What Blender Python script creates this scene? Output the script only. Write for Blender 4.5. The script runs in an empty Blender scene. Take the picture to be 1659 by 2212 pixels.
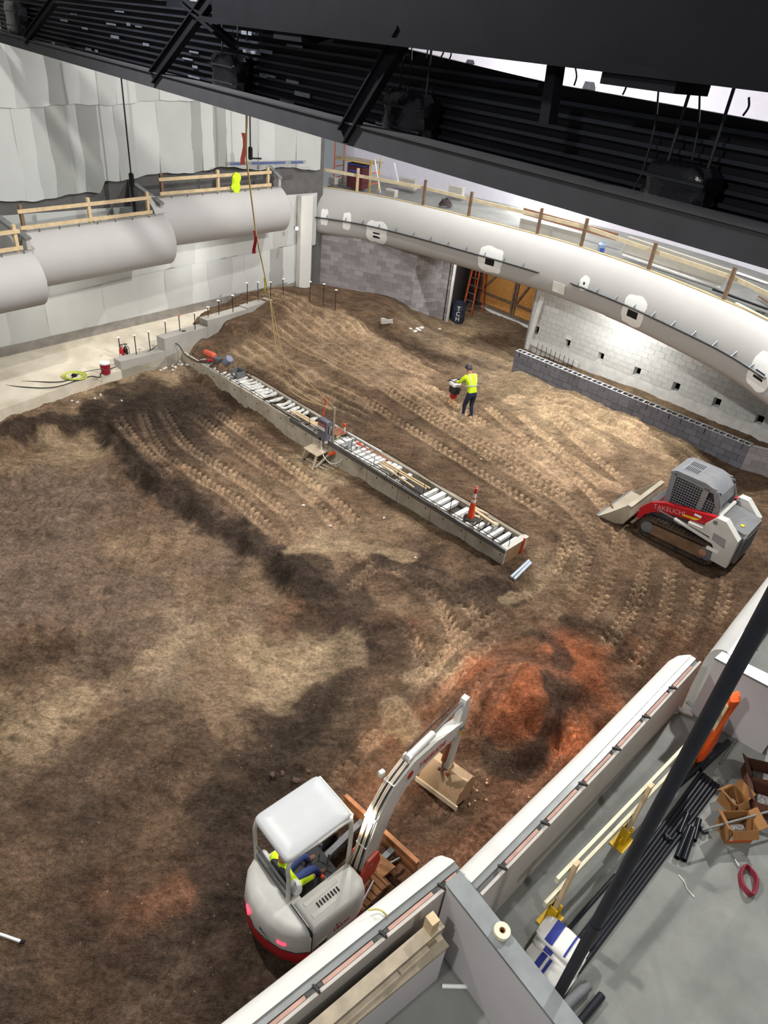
import bpy, math, random
import numpy as np
from mathutils import Vector, Matrix

random.seed(7); RNG = np.random.default_rng(7)
scene = bpy.context.scene
COL = scene.collection

# ------------------------------------------------------------------ camera
FPX, CX, CY, CAM_H = 1500.0, 829.5, 1106.0, 10.1
NADIR = (580.0, 3300.0)                     # where plumb lines meet in the photograph
_d = np.array([NADIR[0]-CX, -(NADIR[1]-CY), -FPX]); _d /= np.linalg.norm(_d)
_up = -_d
_fw = np.array([0, 0, -1.0]); _fw = _fw-_fw.dot(_up)*_up; _fw /= np.linalg.norm(_fw)
_rt = np.cross(_fw, _up)
RC = np.array([_rt, _fw, _up])              # world = RC @ camera
CPOS = np.array([0, 0, CAM_H])
cam_data = bpy.data.cameras.new('camera'); cam = bpy.data.objects.new('camera', cam_data); COL.objects.link(cam)
cam_data.sensor_fit = 'VERTICAL'; cam_data.sensor_height = 36.0; cam_data.lens = FPX/2212*36.0
cam_data.clip_start = 0.05; cam_data.clip_end = 300
m4 = Matrix.Identity(4)
for i in range(3):
    for j in range(3): m4[i][j] = float(RC[i, j])
m4[2][3] = CAM_H
cam.matrix_world = m4
scene.camera = cam
scene.cycles.max_bounces = 5; scene.cycles.diffuse_bounces = 3; scene.cycles.glossy_bounces = 2; scene.cycles.transmission_bounces = 2; scene.cycles.transparent_max_bounces = 4
scene.cycles.use_adaptive_sampling = True; scene.cycles.adaptive_threshold = .03; scene.cycles.caustics_reflective = False; scene.cycles.caustics_refractive = False

# ------------------------------------------------------------------ light and exposure
scene.view_settings.view_transform = 'Standard'; scene.view_settings.look = 'None'
scene.view_settings.exposure = 0.0; scene.view_settings.gamma = 1.0; scene.view_settings.use_curve_mapping = False
world = bpy.data.worlds.new('hall_ambient'); scene.world = world; world.use_nodes = True
world.node_tree.nodes['Background'].inputs['Color'].default_value = (0.93, 0.97, 1.0, 1)
world.node_tree.nodes['Background'].inputs['Strength'].default_value = 0.22
def area_lamp(name, loc, target, power, size, color=(1, .98, .955)):
    d = bpy.data.lights.new(name, 'AREA'); d.energy = power; d.shape = 'DISK'; d.size = size; d.color = color
    o = bpy.data.objects.new(name, d); COL.objects.link(o); o.location = loc
    o.rotation_euler = (Vector(target)-Vector(loc)).to_track_quat('-Z', 'Y').to_euler(); return o
def point_lamp(name, loc, power, r, color=(1, .96, .9)):
    d = bpy.data.lights.new(name, 'POINT'); d.energy = power; d.shadow_soft_size = r; d.color = color
    o = bpy.data.objects.new(name, d); COL.objects.link(o); o.location = loc; return o
area_lamp('unseen_overhead_lamp', (11.0, 15.5, 14.0), (0, 16, 0), 2400, .4, (1, .985, .965))
area_lamp('unseen_overhead_lamp', (-6.0, 9.5, 14.5), (-2, 14, 0), 1900, .6)
area_lamp('unseen_overhead_lamp', (5.0, -1.0, 13.0), (2.0, 5, 0), 330, .6)
area_lamp('unseen_overhead_lamp', (-3.5, -0.8, 13.0), (1.0, 3.5, 2), 420, .5)
area_lamp('unseen_overhead_lamp', (2.5, 26.5, 14.0), (2.5, 16, 0), 1700, .4)  # unseen lamp added for relief on the tread bars and mound ridges
area_lamp('added_upper_wall_lamp', (3.0, 29.0, 12.5), (7.0, 36, 9.5), 900, 1.0)  # unseen lamp added to brighten the wall above the decking
area_lamp('unseen_soffit_flood', (7.0, 23.7, 2.85), (8.6, 25.9, 2.0), 130, 1.0, (1, .99, .97))
area_lamp('unseen_soffit_flood', (2.3, 29.0, 2.7), (4.2, 31.3, .9), 45, .5, (1, .99, .97))  # unseen lamp added to brighten the boarded doors in the recess
area_lamp('under_box_flood', (-10.6, 20.6, 2.9), (-12, 22.6, .8), 40, 1.2, (1, .98, .95))
area_lamp('under_box_flood', (-7.2, 25.2, 3.1), (-8.3, 26.5, .9), 34, 1.2, (1, .98, .95))

# ------------------------------------------------------------------ photo pixel -> place in the hall
def V3(p): return np.array(p, float)
def ray(x, y): return RC@np.array([x-CX, -(y-CY), -FPX])
def at(x, y, z):
    r = ray(x, y); return CPOS+(z-CAM_H)/r[2]*r
def on(x, y, p0, n):
    r = ray(x, y); n = V3(n); return CPOS+(V3(p0)-CPOS).dot(n)/r.dot(n)*r
def proj(P):
    c = (np.atleast_2d(P)-CPOS)@RC
    return np.stack([CX+FPX*c[:, 0]/-c[:, 2], CY-FPX*c[:, 1]/-c[:, 2]], 1)
def unit(v):
    v = V3(v); return v/np.linalg.norm(v)

# ------------------------------------------------------------------ mesh building
class MB:
    def __init__(s): s.v = []; s.f = []; s.mi = []; s.cur = 0
    def add(s, vs, fs):
        o = len(s.v); s.v += [tuple(map(float, p)) for p in vs]
        s.f += [tuple(o+i for i in f) for f in fs]; s.mi += [s.cur]*len(fs); return s
    def par(s, o, a, b, c):                       # box from a corner and three edge vectors
        o, a, b, c = map(V3, (o, a, b, c))
        if np.dot(np.cross(a, b), c) < 0: a, b = b, a
        return s.add([o, o+a, o+a+b, o+b, o+c, o+a+c, o+a+b+c, o+b+c],
                     [(3, 2, 1, 0), (4, 5, 6, 7), (0, 1, 5, 4), (1, 2, 6, 5), (2, 3, 7, 6), (3, 0, 4, 7)])
    def box(s, x0, x1, y0, y1, z0, z1): return s.par((x0, y0, z0), (x1-x0, 0, 0), (0, y1-y0, 0), (0, 0, z1-z0))
    def cbox(s, x0, x1, y0, y1, z0, z1, c=.02):   # box with chamfered edges
        X, Y, Z = (x0, x1), (y0, y1), (z0, z1); c = min(c, (x1-x0)*.45, (y1-y0)*.45, (z1-z0)*.45)
        vs = []; idx = {}
        for i in (0, 1):
            for j in (0, 1):
                for k in (0, 1):
                    sx, sy, sz = (1-2*i)*c, (1-2*j)*c, (1-2*k)*c
                    for a, p in enumerate(((X[i], Y[j]+sy, Z[k]+sz), (X[i]+sx, Y[j], Z[k]+sz), (X[i]+sx, Y[j]+sy, Z[k]))):
                        idx[i, j, k, a] = len(vs); vs.append(p)
        fs = []
        g = lambda i, j, k, a: idx[i, j, k, a]
        for i in (0, 1): fs.append([g(i, 0, 0, 0), g(i, 1, 0, 0), g(i, 1, 1, 0), g(i, 0, 1, 0)])
        for j in (0, 1): fs.append([g(0, j, 0, 1), g(1, j, 0, 1), g(1, j, 1, 1), g(0, j, 1, 1)])
        for k in (0, 1): fs.append([g(0, 0, k, 2), g(1, 0, k, 2), g(1, 1, k, 2), g(0, 1, k, 2)])
        for j in (0, 1):
            for k in (0, 1): fs.append([g(0, j, k, 1), g(1, j, k, 1), g(1, j, k, 2), g(0, j, k, 2)])
        for i in (0, 1):
            for k in (0, 1): fs.append([g(i, 0, k, 0), g(i, 1, k, 0), g(i, 1, k, 2), g(i, 0, k, 2)])
        for i in (0, 1):
            for j in (0, 1): fs.append([g(i, j, 0, 0), g(i, j, 1, 0), g(i, j, 1, 1), g(i, j, 0, 1)])
        for i in (0, 1):
            for j in (0, 1):
                for k in (0, 1): fs.append([g(i, j, k, 0), g(i, j, k, 1), g(i, j, k, 2)])
        P = np.array(vs); cen = P.mean(0); out = []
        for f in fs:
            q = P[f]; nrm = np.cross(q[1]-q[0], q[2]-q[0])
            out.append(tuple(f) if nrm.dot(q.mean(0)-cen) > 0 else tuple(reversed(f)))
        return s.add(vs, out)
    def beam(s, p, q, w, h, up=(0, 0, 1)):        # bar from p to q, w across, h along up
        p, q = V3(p), V3(q); d = unit(q-p); side = np.cross(d, V3(up))
        if np.linalg.norm(side) < 1e-4: side = np.cross(d, (1, 0, .01))
        side = unit(side); u = np.cross(side, d)
        return s.par(p-side*w/2-u*h/2, q-p, side*w, u*h)
    def tube(s, pts, r, n=8, caps=True):
        pts = [V3(p) for p in pts]; m = len(pts); rr = r if hasattr(r, '__len__') else [r]*m
        rings = []; prev = None
        for i, p in enumerate(pts):
            t = pts[min(i+1, m-1)]-pts[max(i-1, 0)]; t = unit(t if np.linalg.norm(t) > 1e-9 else (0, 0, 1))
            if prev is None:
                a = np.cross(t, (0, 0, 1)); a = unit(a if np.linalg.norm(a) > .05 else np.cross(t, (1, 0, 0)))
            else: a = unit(prev-t*prev.dot(t))
            prev = a; b = np.cross(t, a)
            rings.append([p+rr[i]*(math.cos(2*math.pi*k/n)*a+math.sin(2*math.pi*k/n)*b) for k in range(n)])
        return s.loft(rings, caps)
    def loft(s, rings, caps=True, closed=True):
        n = len(rings[0]); vs = [p for r in rings for p in r]; fs = []
        for i in range(len(rings)-1):
            for k in range(n if closed else n-1):
                a, b = i*n+k, i*n+(k+1) % n; fs.append((a, b, b+n, a+n))
        if caps and closed: fs += [tuple(reversed(range(n))), tuple(range((len(rings)-1)*n, len(rings)*n))]
        return s.add(vs, fs)
    def lathe(s, prof, o=(0, 0, 0), axis=(0, 0, 1), n=16):
        ax = unit(axis); a = np.cross(ax, (1, 0, 0)); a = unit(a if np.linalg.norm(a) > .1 else np.cross(ax, (0, 1, 0))); b = np.cross(ax, a); o = V3(o)
        return s.loft([[o+ax*z+max(r, 1e-4)*(math.cos(2*math.pi*k/n)*a+math.sin(2*math.pi*k/n)*b) for k in range(n)] for r, z in prof])
    def prism(s, poly, vec):                      # polygon swept along a vector
        P = [V3(p) for p in poly]; v = V3(vec); n = len(P)
        nrm = sum((np.cross(P[i]-P[0], P[(i+1) % n]-P[0]) for i in range(1, n-1)), np.zeros(3))
        if nrm.dot(v) < 0: P = P[::-1]
        fs = [tuple(reversed(range(n))), tuple(range(n, 2*n))]+[(i, (i+1) % n, (i+1) % n+n, i+n) for i in range(n)]
        return s.add(P+[p+v for p in P], fs)
    def ball(s, c, r, n=10, m=7):
        c = V3(c); r = V3(r if hasattr(r, '__len__') else (r, r, r)); rings = []
        for j in range(1, m):
            t = math.pi*j/m; rings.append([c+r*V3((math.sin(t)*math.cos(2*math.pi*k/n), math.sin(t)*math.sin(2*math.pi*k/n), -math.cos(t))) for k in range(n)])
        return s.loft(rings)
    def grid(s, P, flip=False):                   # P[i][j] points -> quads
        a, b = len(P), len(P[0]); fs = []
        for i in range(a-1):
            for j in range(b-1):
                q = (i*b+j, (i+1)*b+j, (i+1)*b+j+1, i*b+j+1); fs.append(q[::-1] if flip else q)
        return s.add([p for r in P for p in r], fs)
    def sheet(s, P, thick):                       # closed sheet: grid plus its offset copy; thick is a vector
        a, b = len(P), len(P[0]); t = V3(thick); o = [[V3(p)+t for p in r] for r in P]
        n = a*b; vs = [V3(p) for r in P for p in r]+[p for r in o for p in r]; fs = []
        for i in range(a-1):
            for j in range(b-1):
                q = (i*b+j, (i+1)*b+j, (i+1)*b+j+1, i*b+j+1); fs += [q, tuple(x+n for x in reversed(q))]
        edge = [i*b for i in range(a)]+[(a-1)*b+j for j in range(1, b)]+[i*b+b-1 for i in range(a-2, -1, -1)]+[j for j in range(b-2, 0, -1)]
        for k in range(len(edge)):
            x, y = edge[k], edge[(k+1) % len(edge)]; fs.append((y, x, x+n, y+n))
        return s.add(vs, fs)
    def mesh(s, name, mat, smooth=35):
        me = bpy.data.meshes.new(name); me.from_pydata(s.v, [], s.f); me.update()
        for m in (mat if isinstance(mat, (list, tuple)) else [mat]): me.materials.append(m)
        if isinstance(mat, (list, tuple)): me.polygons.foreach_set('material_index', s.mi)
        if smooth:
            me.polygons.foreach_set('use_smooth', [True]*len(me.polygons)); me.set_sharp_from_angle(angle=math.radians(smooth))
        return me
    def build(s, name, mat, parent=None, smooth=35, **tags):
        return put(name, s.mesh(name, mat, smooth), parent, **tags)
def put(name, data, parent=None, loc=None, rot=None, **tags):
    o = bpy.data.objects.new(name, data); COL.objects.link(o)
    if parent is not None: o.parent = parent
    if loc is not None: o.location = [float(c) for c in loc]
    if rot is not None: o.rotation_euler = rot
    for k, v in tags.items(): o[k] = v
    return o
ORD = ['first', 'second', 'third', 'fourth', 'fifth', 'sixth', 'seventh', 'eighth', 'ninth', 'tenth', 'eleventh', 'twelfth', 'thirteenth', 'fourteenth']
def thing(name, label, category, loc=(0, 0, 0), rz=0.0, group=None, rot=None):
    o = put(name, None, None, loc, rot or (0, 0, rz)); o['label'] = label; o['category'] = category
    o.empty_display_size = .2
    if group: o['group'] = group
    return o
def tag(o, label, category, group=None):
    o['label'] = label; o['category'] = category
    if group: o['group'] = group
    return o
def struct(o, label=None):
    o['kind'] = 'structure'
    if label: o['label'] = label
    return o
def copy_tree(o, parent=None):
    c = o.copy(); COL.objects.link(c); c.parent = parent
    for ch in list(o.children): copy_tree(ch, c)
    return c
def text(name, body, size, mat, parent, M, extrude=.002, label=None):
    cu = bpy.data.curves.new(name, 'FONT'); cu.body = body; cu.size = size; cu.extrude = extrude; cu.align_x = 'CENTER'; cu.align_y = 'CENTER'
    t = put(name, cu); me = bpy.data.meshes.new_from_object(t.evaluated_get(bpy.context.evaluated_depsgraph_get())); bpy.data.objects.remove(t)
    me.name = name; me.materials.clear(); me.materials.append(mat); o = put(name, me, parent); o.matrix_local = M
    if label: o['label'] = label
    return o
def frame(o, x, z):                               # 4x4 with origin o, x axis, z (facing) axis
    x, z = unit(x), unit(z); y = unit(np.cross(z, x)); x = np.cross(y, z)
    return Matrix([[x[0], y[0], z[0], o[0]], [x[1], y[1], z[1], o[1]], [x[2], y[2], z[2], o[2]], [0, 0, 0, 1]])
def spline(pts, n=12):                            # Catmull-Rom through points
    P = [V3(p) for p in pts]; P = [2*P[0]-P[1]]+P+[2*P[-1]-P[-2]]; out = []
    for i in range(1, len(P)-2):
        for k in range(n):
            t = k/n; a, b, c, d = P[i-1:i+3]
            out.append(.5*((2*b)+(-a+c)*t+(2*a-5*b+4*c-d)*t*t+(-a+3*b-3*c+d)*t**3))
    return out+[P[-2]]

# ------------------------------------------------------------------ materials
def lin(c): return tuple((x/12.92 if x <= .04045 else ((x+.055)/1.055)**2.4) for x in (v/255 for v in c))
_mats = {}
def mat(name, rgb, rough=.7, metal=0.0, vary=.12, scale=4.0, bump=0.0, bscale=30.0, spec=.4, dirt=None, dscale=1.5, damount=.5, emit=None, alpha=None, trans=0):
    if name in _mats: return _mats[name]
    m = bpy.data.materials.new(name); m.use_nodes = True; nt = m.node_tree; b = nt.nodes['Principled BSDF']; L = nt.links.new
    b.inputs['Roughness'].default_value = rough; b.inputs['Metallic'].default_value = metal; b.inputs['Specular IOR Level'].default_value = spec
    c = lin(rgb); tc = nt.nodes.new('ShaderNodeTexCoord')
    nz = nt.nodes.new('ShaderNodeTexNoise'); nz.inputs['Scale'].default_value = scale; nz.inputs['Detail'].default_value = 5
    L(tc.outputs['Object'], nz.inputs['Vector'])
    cr = nt.nodes.new('ShaderNodeValToRGB'); L(nz.outputs['Fac'], cr.inputs['Fac'])
    cr.color_ramp.elements[0].position = .3; cr.color_ramp.elements[1].position = .72
    cr.color_ramp.elements[0].color = (*[x*(1-vary) for x in c], 1); cr.color_ramp.elements[1].color = (*[min(1, x*(1+vary)) for x in c], 1)
    col = cr.outputs['Color']
    if dirt:
        n2 = nt.nodes.new('ShaderNodeTexNoise'); n2.inputs['Scale'].default_value = dscale; n2.inputs['Detail'].default_value = 7; n2.inputs['Roughness'].default_value = .65
        L(tc.outputs['Object'], n2.inputs['Vector'])
        r2 = nt.nodes.new('ShaderNodeValToRGB'); L(n2.outputs['Fac'], r2.inputs['Fac'])
        r2.color_ramp.elements[0].position = .45; r2.color_ramp.elements[0].color = (0, 0, 0, 1)
        r2.color_ramp.elements[1].position = .72; r2.color_ramp.elements[1].color = (damount,)*3+(1,)
        mx = nt.nodes.new('ShaderNodeMix'); mx.data_type = 'RGBA'; L(r2.outputs['Color'], mx.inputs['Factor']); L(col, mx.inputs['A']); mx.inputs['B'].default_value = (*lin(dirt), 1)
        col = mx.outputs['Result']
    L(col, b.inputs['Base Color'])
    if bump:
        n3 = nt.nodes.new('ShaderNodeTexNoise'); n3.inputs['Scale'].default_value = bscale; n3.inputs['Detail'].default_value = 6; L(tc.outputs['Object'], n3.inputs['Vector'])
        bp = nt.nodes.new('ShaderNodeBump'); bp.inputs['Strength'].default_value = bump; bp.inputs['Distance'].default_value = .02
        L(n3.outputs['Fac'], bp.inputs['Height']); L(bp.outputs['Normal'], b.inputs['Normal'])
    if emit: b.inputs['Emission Color'].default_value = (*lin(emit[0]), 1); b.inputs['Emission Strength'].default_value = emit[1]
    if alpha is not None: b.inputs['Alpha'].default_value = alpha
    if trans: b.inputs['Transmission Weight'].default_value = trans
    _mats[name] = m; return m
CONC = mat('concrete', (176, 172, 164), .85, vary=.12, scale=3, bump=.25, bscale=25, dirt=(120, 112, 100), damount=.5)
CREAM = mat('dusty_concrete', (214, 205, 186), .9, vary=.08, scale=2, bump=.15, dirt=(170, 155, 130), dscale=.8, damount=.6)
SLAB = mat('smooth_slab', (124, 125, 120), .6, vary=.14, scale=1.4, bump=.1, bscale=40, dirt=(98, 97, 92), dscale=1.3, damount=.7)
PLAST = mat('grey_plaster', (178, 176, 173), .75, vary=.03, scale=1.2, bump=.05, bscale=60)
PLASTW = mat('white_plaster', (208, 206, 200), .7, vary=.03, scale=2, bump=.04, bscale=50)
DRY = mat('drywall', (205, 200, 200), .8, vary=.05, scale=1.5)
PATCH = mat('fresh_plaster', (238, 238, 234), .8, vary=.03, scale=5, bump=.1)
LAV = mat('lavender_wall', (205, 202, 212), .8, vary=.03)
BLK = mat('black_steel', (13, 14, 19), .75, 0, vary=.25, scale=2, bump=.05, spec=.12)
BLKD = mat('black_deck', (14, 15, 21), .6, .1, vary=.5, scale=.8, spec=.2)
BLKP = mat('black_plastic', (14, 14, 18), .22, vary=.3, bump=.6, bscale=9)
PIPE = mat('black_pipe', (32, 34, 40), .45, .2, vary=.2)
STEEL = mat('galvanised_steel', (150, 153, 154), .4, .7, vary=.15, scale=8)
GREYM = mat('grey_paint_metal', (116, 118, 120), .55, .1, vary=.1, dirt=(110, 100, 85), dscale=3)
WOOD = mat('pale_timber', (204, 180, 142), .8, vary=.15, scale=6, bump=.15)
WOODG = mat('grey_timber', (158, 146, 126), .85, vary=.2, scale=6, bump=.2)
WOODB = mat('brown_timber', (116, 94, 74), .85, vary=.25, scale=6, bump=.2)
RUST = mat('rebar_steel', (58, 46, 40), .7, .4, vary=.3, scale=10)
RED = mat('red_paint', (178, 24, 34), .45, vary=.08, dirt=(110, 60, 45), dscale=2, damount=.35)
OFFW = mat('off_white_paint', (208, 206, 199), .45, vary=.04, dirt=(170, 160, 140), dscale=2.2, damount=.35)
CABG = mat('grey_cab_paint', (116, 118, 122), .5, vary=.06, dirt=(150, 140, 120), dscale=2, damount=.4)
RUB = mat('dusty_rubber', (62, 54, 47), .9, vary=.3, scale=6, bump=.4, dirt=(120, 92, 66), damount=.7)
MUD = mat('mud', (132, 92, 58), .95, vary=.25, scale=6, bump=.5)
DARK = mat('dark_void', (20, 20, 22), .8)
ORG = mat('safety_orange', (236, 82, 34), .6, vary=.06)
LIME = mat('safety_lime', (208, 240, 32), .7, vary=.06)
NAVY = mat('navy_denim', (36, 42, 66), .85, vary=.15, scale=12)
SKIN = mat('skin', (190, 132, 104), .6)
YEL = mat('yellow_paint', (226, 184, 30), .5)
CHROME = mat('chrome_rod', (200, 205, 210), .15, 1)
WHT = mat('white_plastic', (236, 236, 232), .5)
ROPE = mat('rope_fibre', (206, 186, 128), .85)
CORD = mat('black_cord', (30, 30, 32), .6)
# ------------------------------------------------------------------ the dirt floor
T1, T2, BR, DK, DD, OR, RD, GB, TG = (172,148,118), (142,118,94), (112,90,71), (86,70,58), (66,55,47), (178,104,68), (128,90,68), (124,104,88), (152,131,109)
CTRL = [  # photo x, y, height, soil colour
 (600,648,1.15,BR),(520,690,.95,BR),(472,735,.5,BR),(640,640,1.15,BR),(690,662,.95,BR),(740,690,.7,T2),(560,740,.6,T2),(530,770,.4,T1),(650,780,.35,T2),(600,800,.3,BR),(700,840,.12,BR),(780,780,.25,T2),(850,760,.3,T2),(900,800,.15,T2),
 (800,648,.95,BR),(845,690,.75,BR),(770,655,.85,BR),(862,725,.4,BR),(740,740,.4,T2),(830,725,.35,T1),(490,790,.2,BR),(560,830,.12,BR),(630,860,.08,BR),
 (1000,715,0,T1),(1080,745,0,BR),(1120,765,0,TG),(930,735,.1,TG),(960,785,.05,DK),(1050,800,.0,TG),(1090,790,.02,T1),(900,760,.12,DK),(1010,760,0,T1),
 (1010,897,0,T2),(900,880,0,BR),(950,950,0,T2),(1100,950,0,T2),(850,930,0,BR),(800,890,0,BR),(1060,860,.02,T1),(980,830,.02,T2),(750,900,0,DK),(900,1000,0,BR),(1000,1020,0,BR),
 (1150,815,.3,T1),(1250,860,.4,T1),(1350,905,.42,T1),(1450,950,.35,T1),(1550,990,.22,BR),(1630,1000,.2,BR),(1180,870,.15,T1),(1300,930,.2,T1),(1400,980,.12,T2),
 (1200,950,.05,T1),(1300,1010,.0,T2),(1100,1050,0,T2),(1200,1100,0,T2),(1250,1200,-.05,BR),(1350,1250,-.1,BR),(1450,1300,-.2,BR),(1600,1250,-.1,BR),(1560,1050,.0,BR),(1400,1100,-.05,BR),(1480,1220,-.08,BR),(1640,1180,0,BR),
 (1180,1190,-.1,BR),(1150,1240,-.2,T2),(1090,1245,-.25,DK),(1190,1230,-.2,T1),(1230,1150,-.05,BR),(1080,1110,.0,BR),(1010,1060,0,BR),
 (400,830,-.4,DK),(450,850,-.42,DK),(500,885,-.45,BR),(600,950,-.48,BR),(700,1015,-.48,T1),(800,1075,-.38,BR),(900,1130,-.33,T2),(1000,1190,-.26,T2),(1060,1228,-.2,BR),(300,850,-.3,DD),(200,858,-.25,T2),(100,888,-.25,T2),(20,915,-.25,T2),(380,800,-.2,TG),(310,815,-.15,T1),(240,835,-.2,T1),
 (350,900,-.48,DD),(280,880,-.4,DD),(450,980,-.5,T2),(430,930,-.5,DK),(550,1060,-.5,T2),(650,1130,-.5,T2),(600,1010,-.5,BR),(750,1180,-.5,T2),(700,1190,-.5,T1),(850,1210,-.5,DK),(950,1250,-.4,BR),(1050,1285,-.36,DD),(900,1200,-.5,BR),(800,1150,-.5,T2),(520,920,-.48,T2),
 (100,910,-.35,BR),(10,935,-.38,BR),(60,975,-.9,T2),(200,970,-.85,T1),(150,960,-.88,T1),(260,945,-.5,BR),(340,1015,-.5,BR),(300,1060,-.93,BR),(440,1085,-.5,BR),(400,1130,-.95,GB),(560,1160,-.5,BR),(500,1200,-.97,GB),(655,1225,-.55,BR),(580,1265,-1.0,T2),(755,1275,-.65,BR),(680,1345,-1.02,BR),(620,1190,-.52,T2),
 (60,1080,-1,GB),(200,1080,-1,GB),(100,1180,-1,GB),(330,1180,-1,T2),(300,1300,-1.05,GB),(100,1280,-1.05,GB),(450,1300,-1.05,T2),(560,1340,-1.03,GB),(500,1430,-1.08,T2),(600,1420,-1.08,T1),(700,1400,-1.05,T1),(400,1420,-1.08,TG),(200,1430,-1.1,GB),(50,1420,-1.1,BR),
 (100,1560,-1.13,T1),(200,1500,-1.12,T2),(40,1600,-1.15,T2),(300,1560,-1.13,BR),(420,1560,-1.15,T2),(540,1550,-1.12,T2),(380,1650,-1.2,BR),(200,1680,-1.2,DK),(60,1760,-1.25,BR),(300,1780,-1.28,BR),(160,1850,-1.35,DK),(400,1800,-1.3,BR),(480,1720,-1.28,DK),(60,1960,-1.42,BR),(240,1960,-1.42,DK),(330,1980,-1.4,RD),(100,2120,-1.5,DK),(220,2180,-1.5,BR),(400,2100,-1.5,GB),(30,2200,-1.5,DK),(460,1880,-1.45,DK),(560,1640,-1.25,BR),(140,1750,-1.24,GB),
 (850,1330,-.6,T2),(950,1340,-.58,T2),(900,1410,-.75,BR),(1000,1390,-.6,T2),(1100,1320,-.5,BR),(1150,1290,-.4,T2),(780,1300,-.7,BR),(700,1300,-.8,RD),(780,1420,-.95,DD),(830,1380,-.8,RD),(750,1500,-1.1,DK),(800,1500,-1.0,BR),(860,1530,-.95,T2),(700,1570,-1.3,T2),(640,1600,-1.35,DK),(900,1580,-1.2,RD),(820,1580,-1.25,BR),(940,1470,-.75,T1),(620,1540,-1.2,DK),(720,1640,-1.45,BR),(850,1640,-1.5,RD),(1060,1350,-.5,DK),(960,1300,-.55,DK),
 (1140,1455,-.05,RD),(1170,1500,-.2,OR),(1130,1490,-.2,OR),(1100,1530,-.55,OR),(1050,1480,-.5,OR),(1010,1530,-.75,RD),(1190,1540,-.5,BR),(1150,1590,-1.0,BR),(1240,1560,-.75,OR),(1260,1610,-1.1,OR),(1200,1620,-1.3,OR),(1080,1620,-1.3,RD),(1040,1580,-1.2,RD),(1200,1690,-1.5,RD),(1120,1680,-1.5,BR),(1230,1470,-.3,DK),(1290,1530,-.8,BR),
 (1180,1385,-.2,BR),(1220,1400,-.25,OR),(1260,1350,-.2,DK),(1200,1340,-.3,BR),(1300,1400,-.25,OR),(1280,1440,-.35,OR),(1350,1450,-.5,BR),(1400,1400,-.35,BR),(1330,1340,-.2,T2),(1430,1350,-.28,BR),(1520,1310,-.2,BR),(1360,1510,-.8,BR),(1450,1420,-.5,RD),
 (700,1750,-1.6,DK),(600,1700,-1.5,DK),(560,1800,-1.5,DK),(600,1900,-1.6,DK),(800,1900,-1.6,RD),(800,1740,-1.6,DK),(950,1750,-1.6,BR),(1050,1720,-1.6,BR),(1000,1660,-1.55,T2),(500,2000,-1.6,DD),(880,1840,-1.6,RD),(1000,1850,-1.6,RD),(950,1900,-1.6,RD),(650,2080,-1.6,DK),(1100,1780,-1.6,RD),(420,2000,-1.55,DK),(300,2060,-1.5,DK),(1300,1650,-1.55,RD),(550,2200,-1.6,DK)]
RES = .038
GX0, GX1, GY0, GY1 = -14.0, 14.2, 1.6, 33.6
gx = np.arange(GX0, GX1, RES); gy = np.arange(GY0, GY1, RES); NX, NY = len(gx), len(gy)
XX, YY = np.meshgrid(gx, gy, indexing='ij'); XX = XX.astype(np.float32); YY = YY.astype(np.float32)
_cp = np.array([at(c[0], c[1], c[2]) for c in CTRL]); _cz = np.array([c[2] for c in CTRL]); SOIL = 1.16; _cc = np.array([lin(c[3]) for c in CTRL])*SOIL
def vnoise(x, y, cell, seed):
    r = np.random.default_rng(seed); n = 64; t = r.random((n, n)).astype(np.float32)
    u, v = x/cell, y/cell; i, j = np.floor(u).astype(int), np.floor(v).astype(int); a, b = u-i, v-j
    a = a*a*(3-2*a); b = b*b*(3-2*b); g = lambda p, q: t[p % n, q % n]
    return (g(i, j)*(1-a)*(1-b)+g(i+1, j)*a*(1-b)+g(i, j+1)*(1-a)*b+g(i+1, j+1)*a*b)*2-1
def fbm(x, y, cell, seed, octs=4, gain=.55):
    s = 0; amp = 1
    for k in range(octs): s = s+amp*vnoise(x+3.1*k, y-1.7*k, cell/2**k, seed+k); amp *= gain
    return s
# warp the soil borders so that they are ragged
WX = XX+.55*fbm(XX, YY, 1.6, 11, 6, .62); WY = YY+.55*fbm(XX, YY, 1.6, 21, 6, .62)
HH = np.zeros_like(XX); HW = np.zeros_like(XX); CC = np.zeros(XX.shape+(3,), np.float32); CW = np.zeros_like(XX)
for p, z, c in zip(_cp, _cz, _cc):
    d2 = (XX-p[0])**2+(YY-p[1])**2; w = 1/(d2+.03)**2; HH += w*z; HW += w
    d2 = (WX-p[0])**2+(WY-p[1])**2; w = 1/(d2+.25)**2; CC += w[..., None]*c.astype(np.float32); CW += w
HH /= HW; CC /= CW[..., None]
HS = HH.copy()                                   # smooth surface, for standing things on
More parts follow.
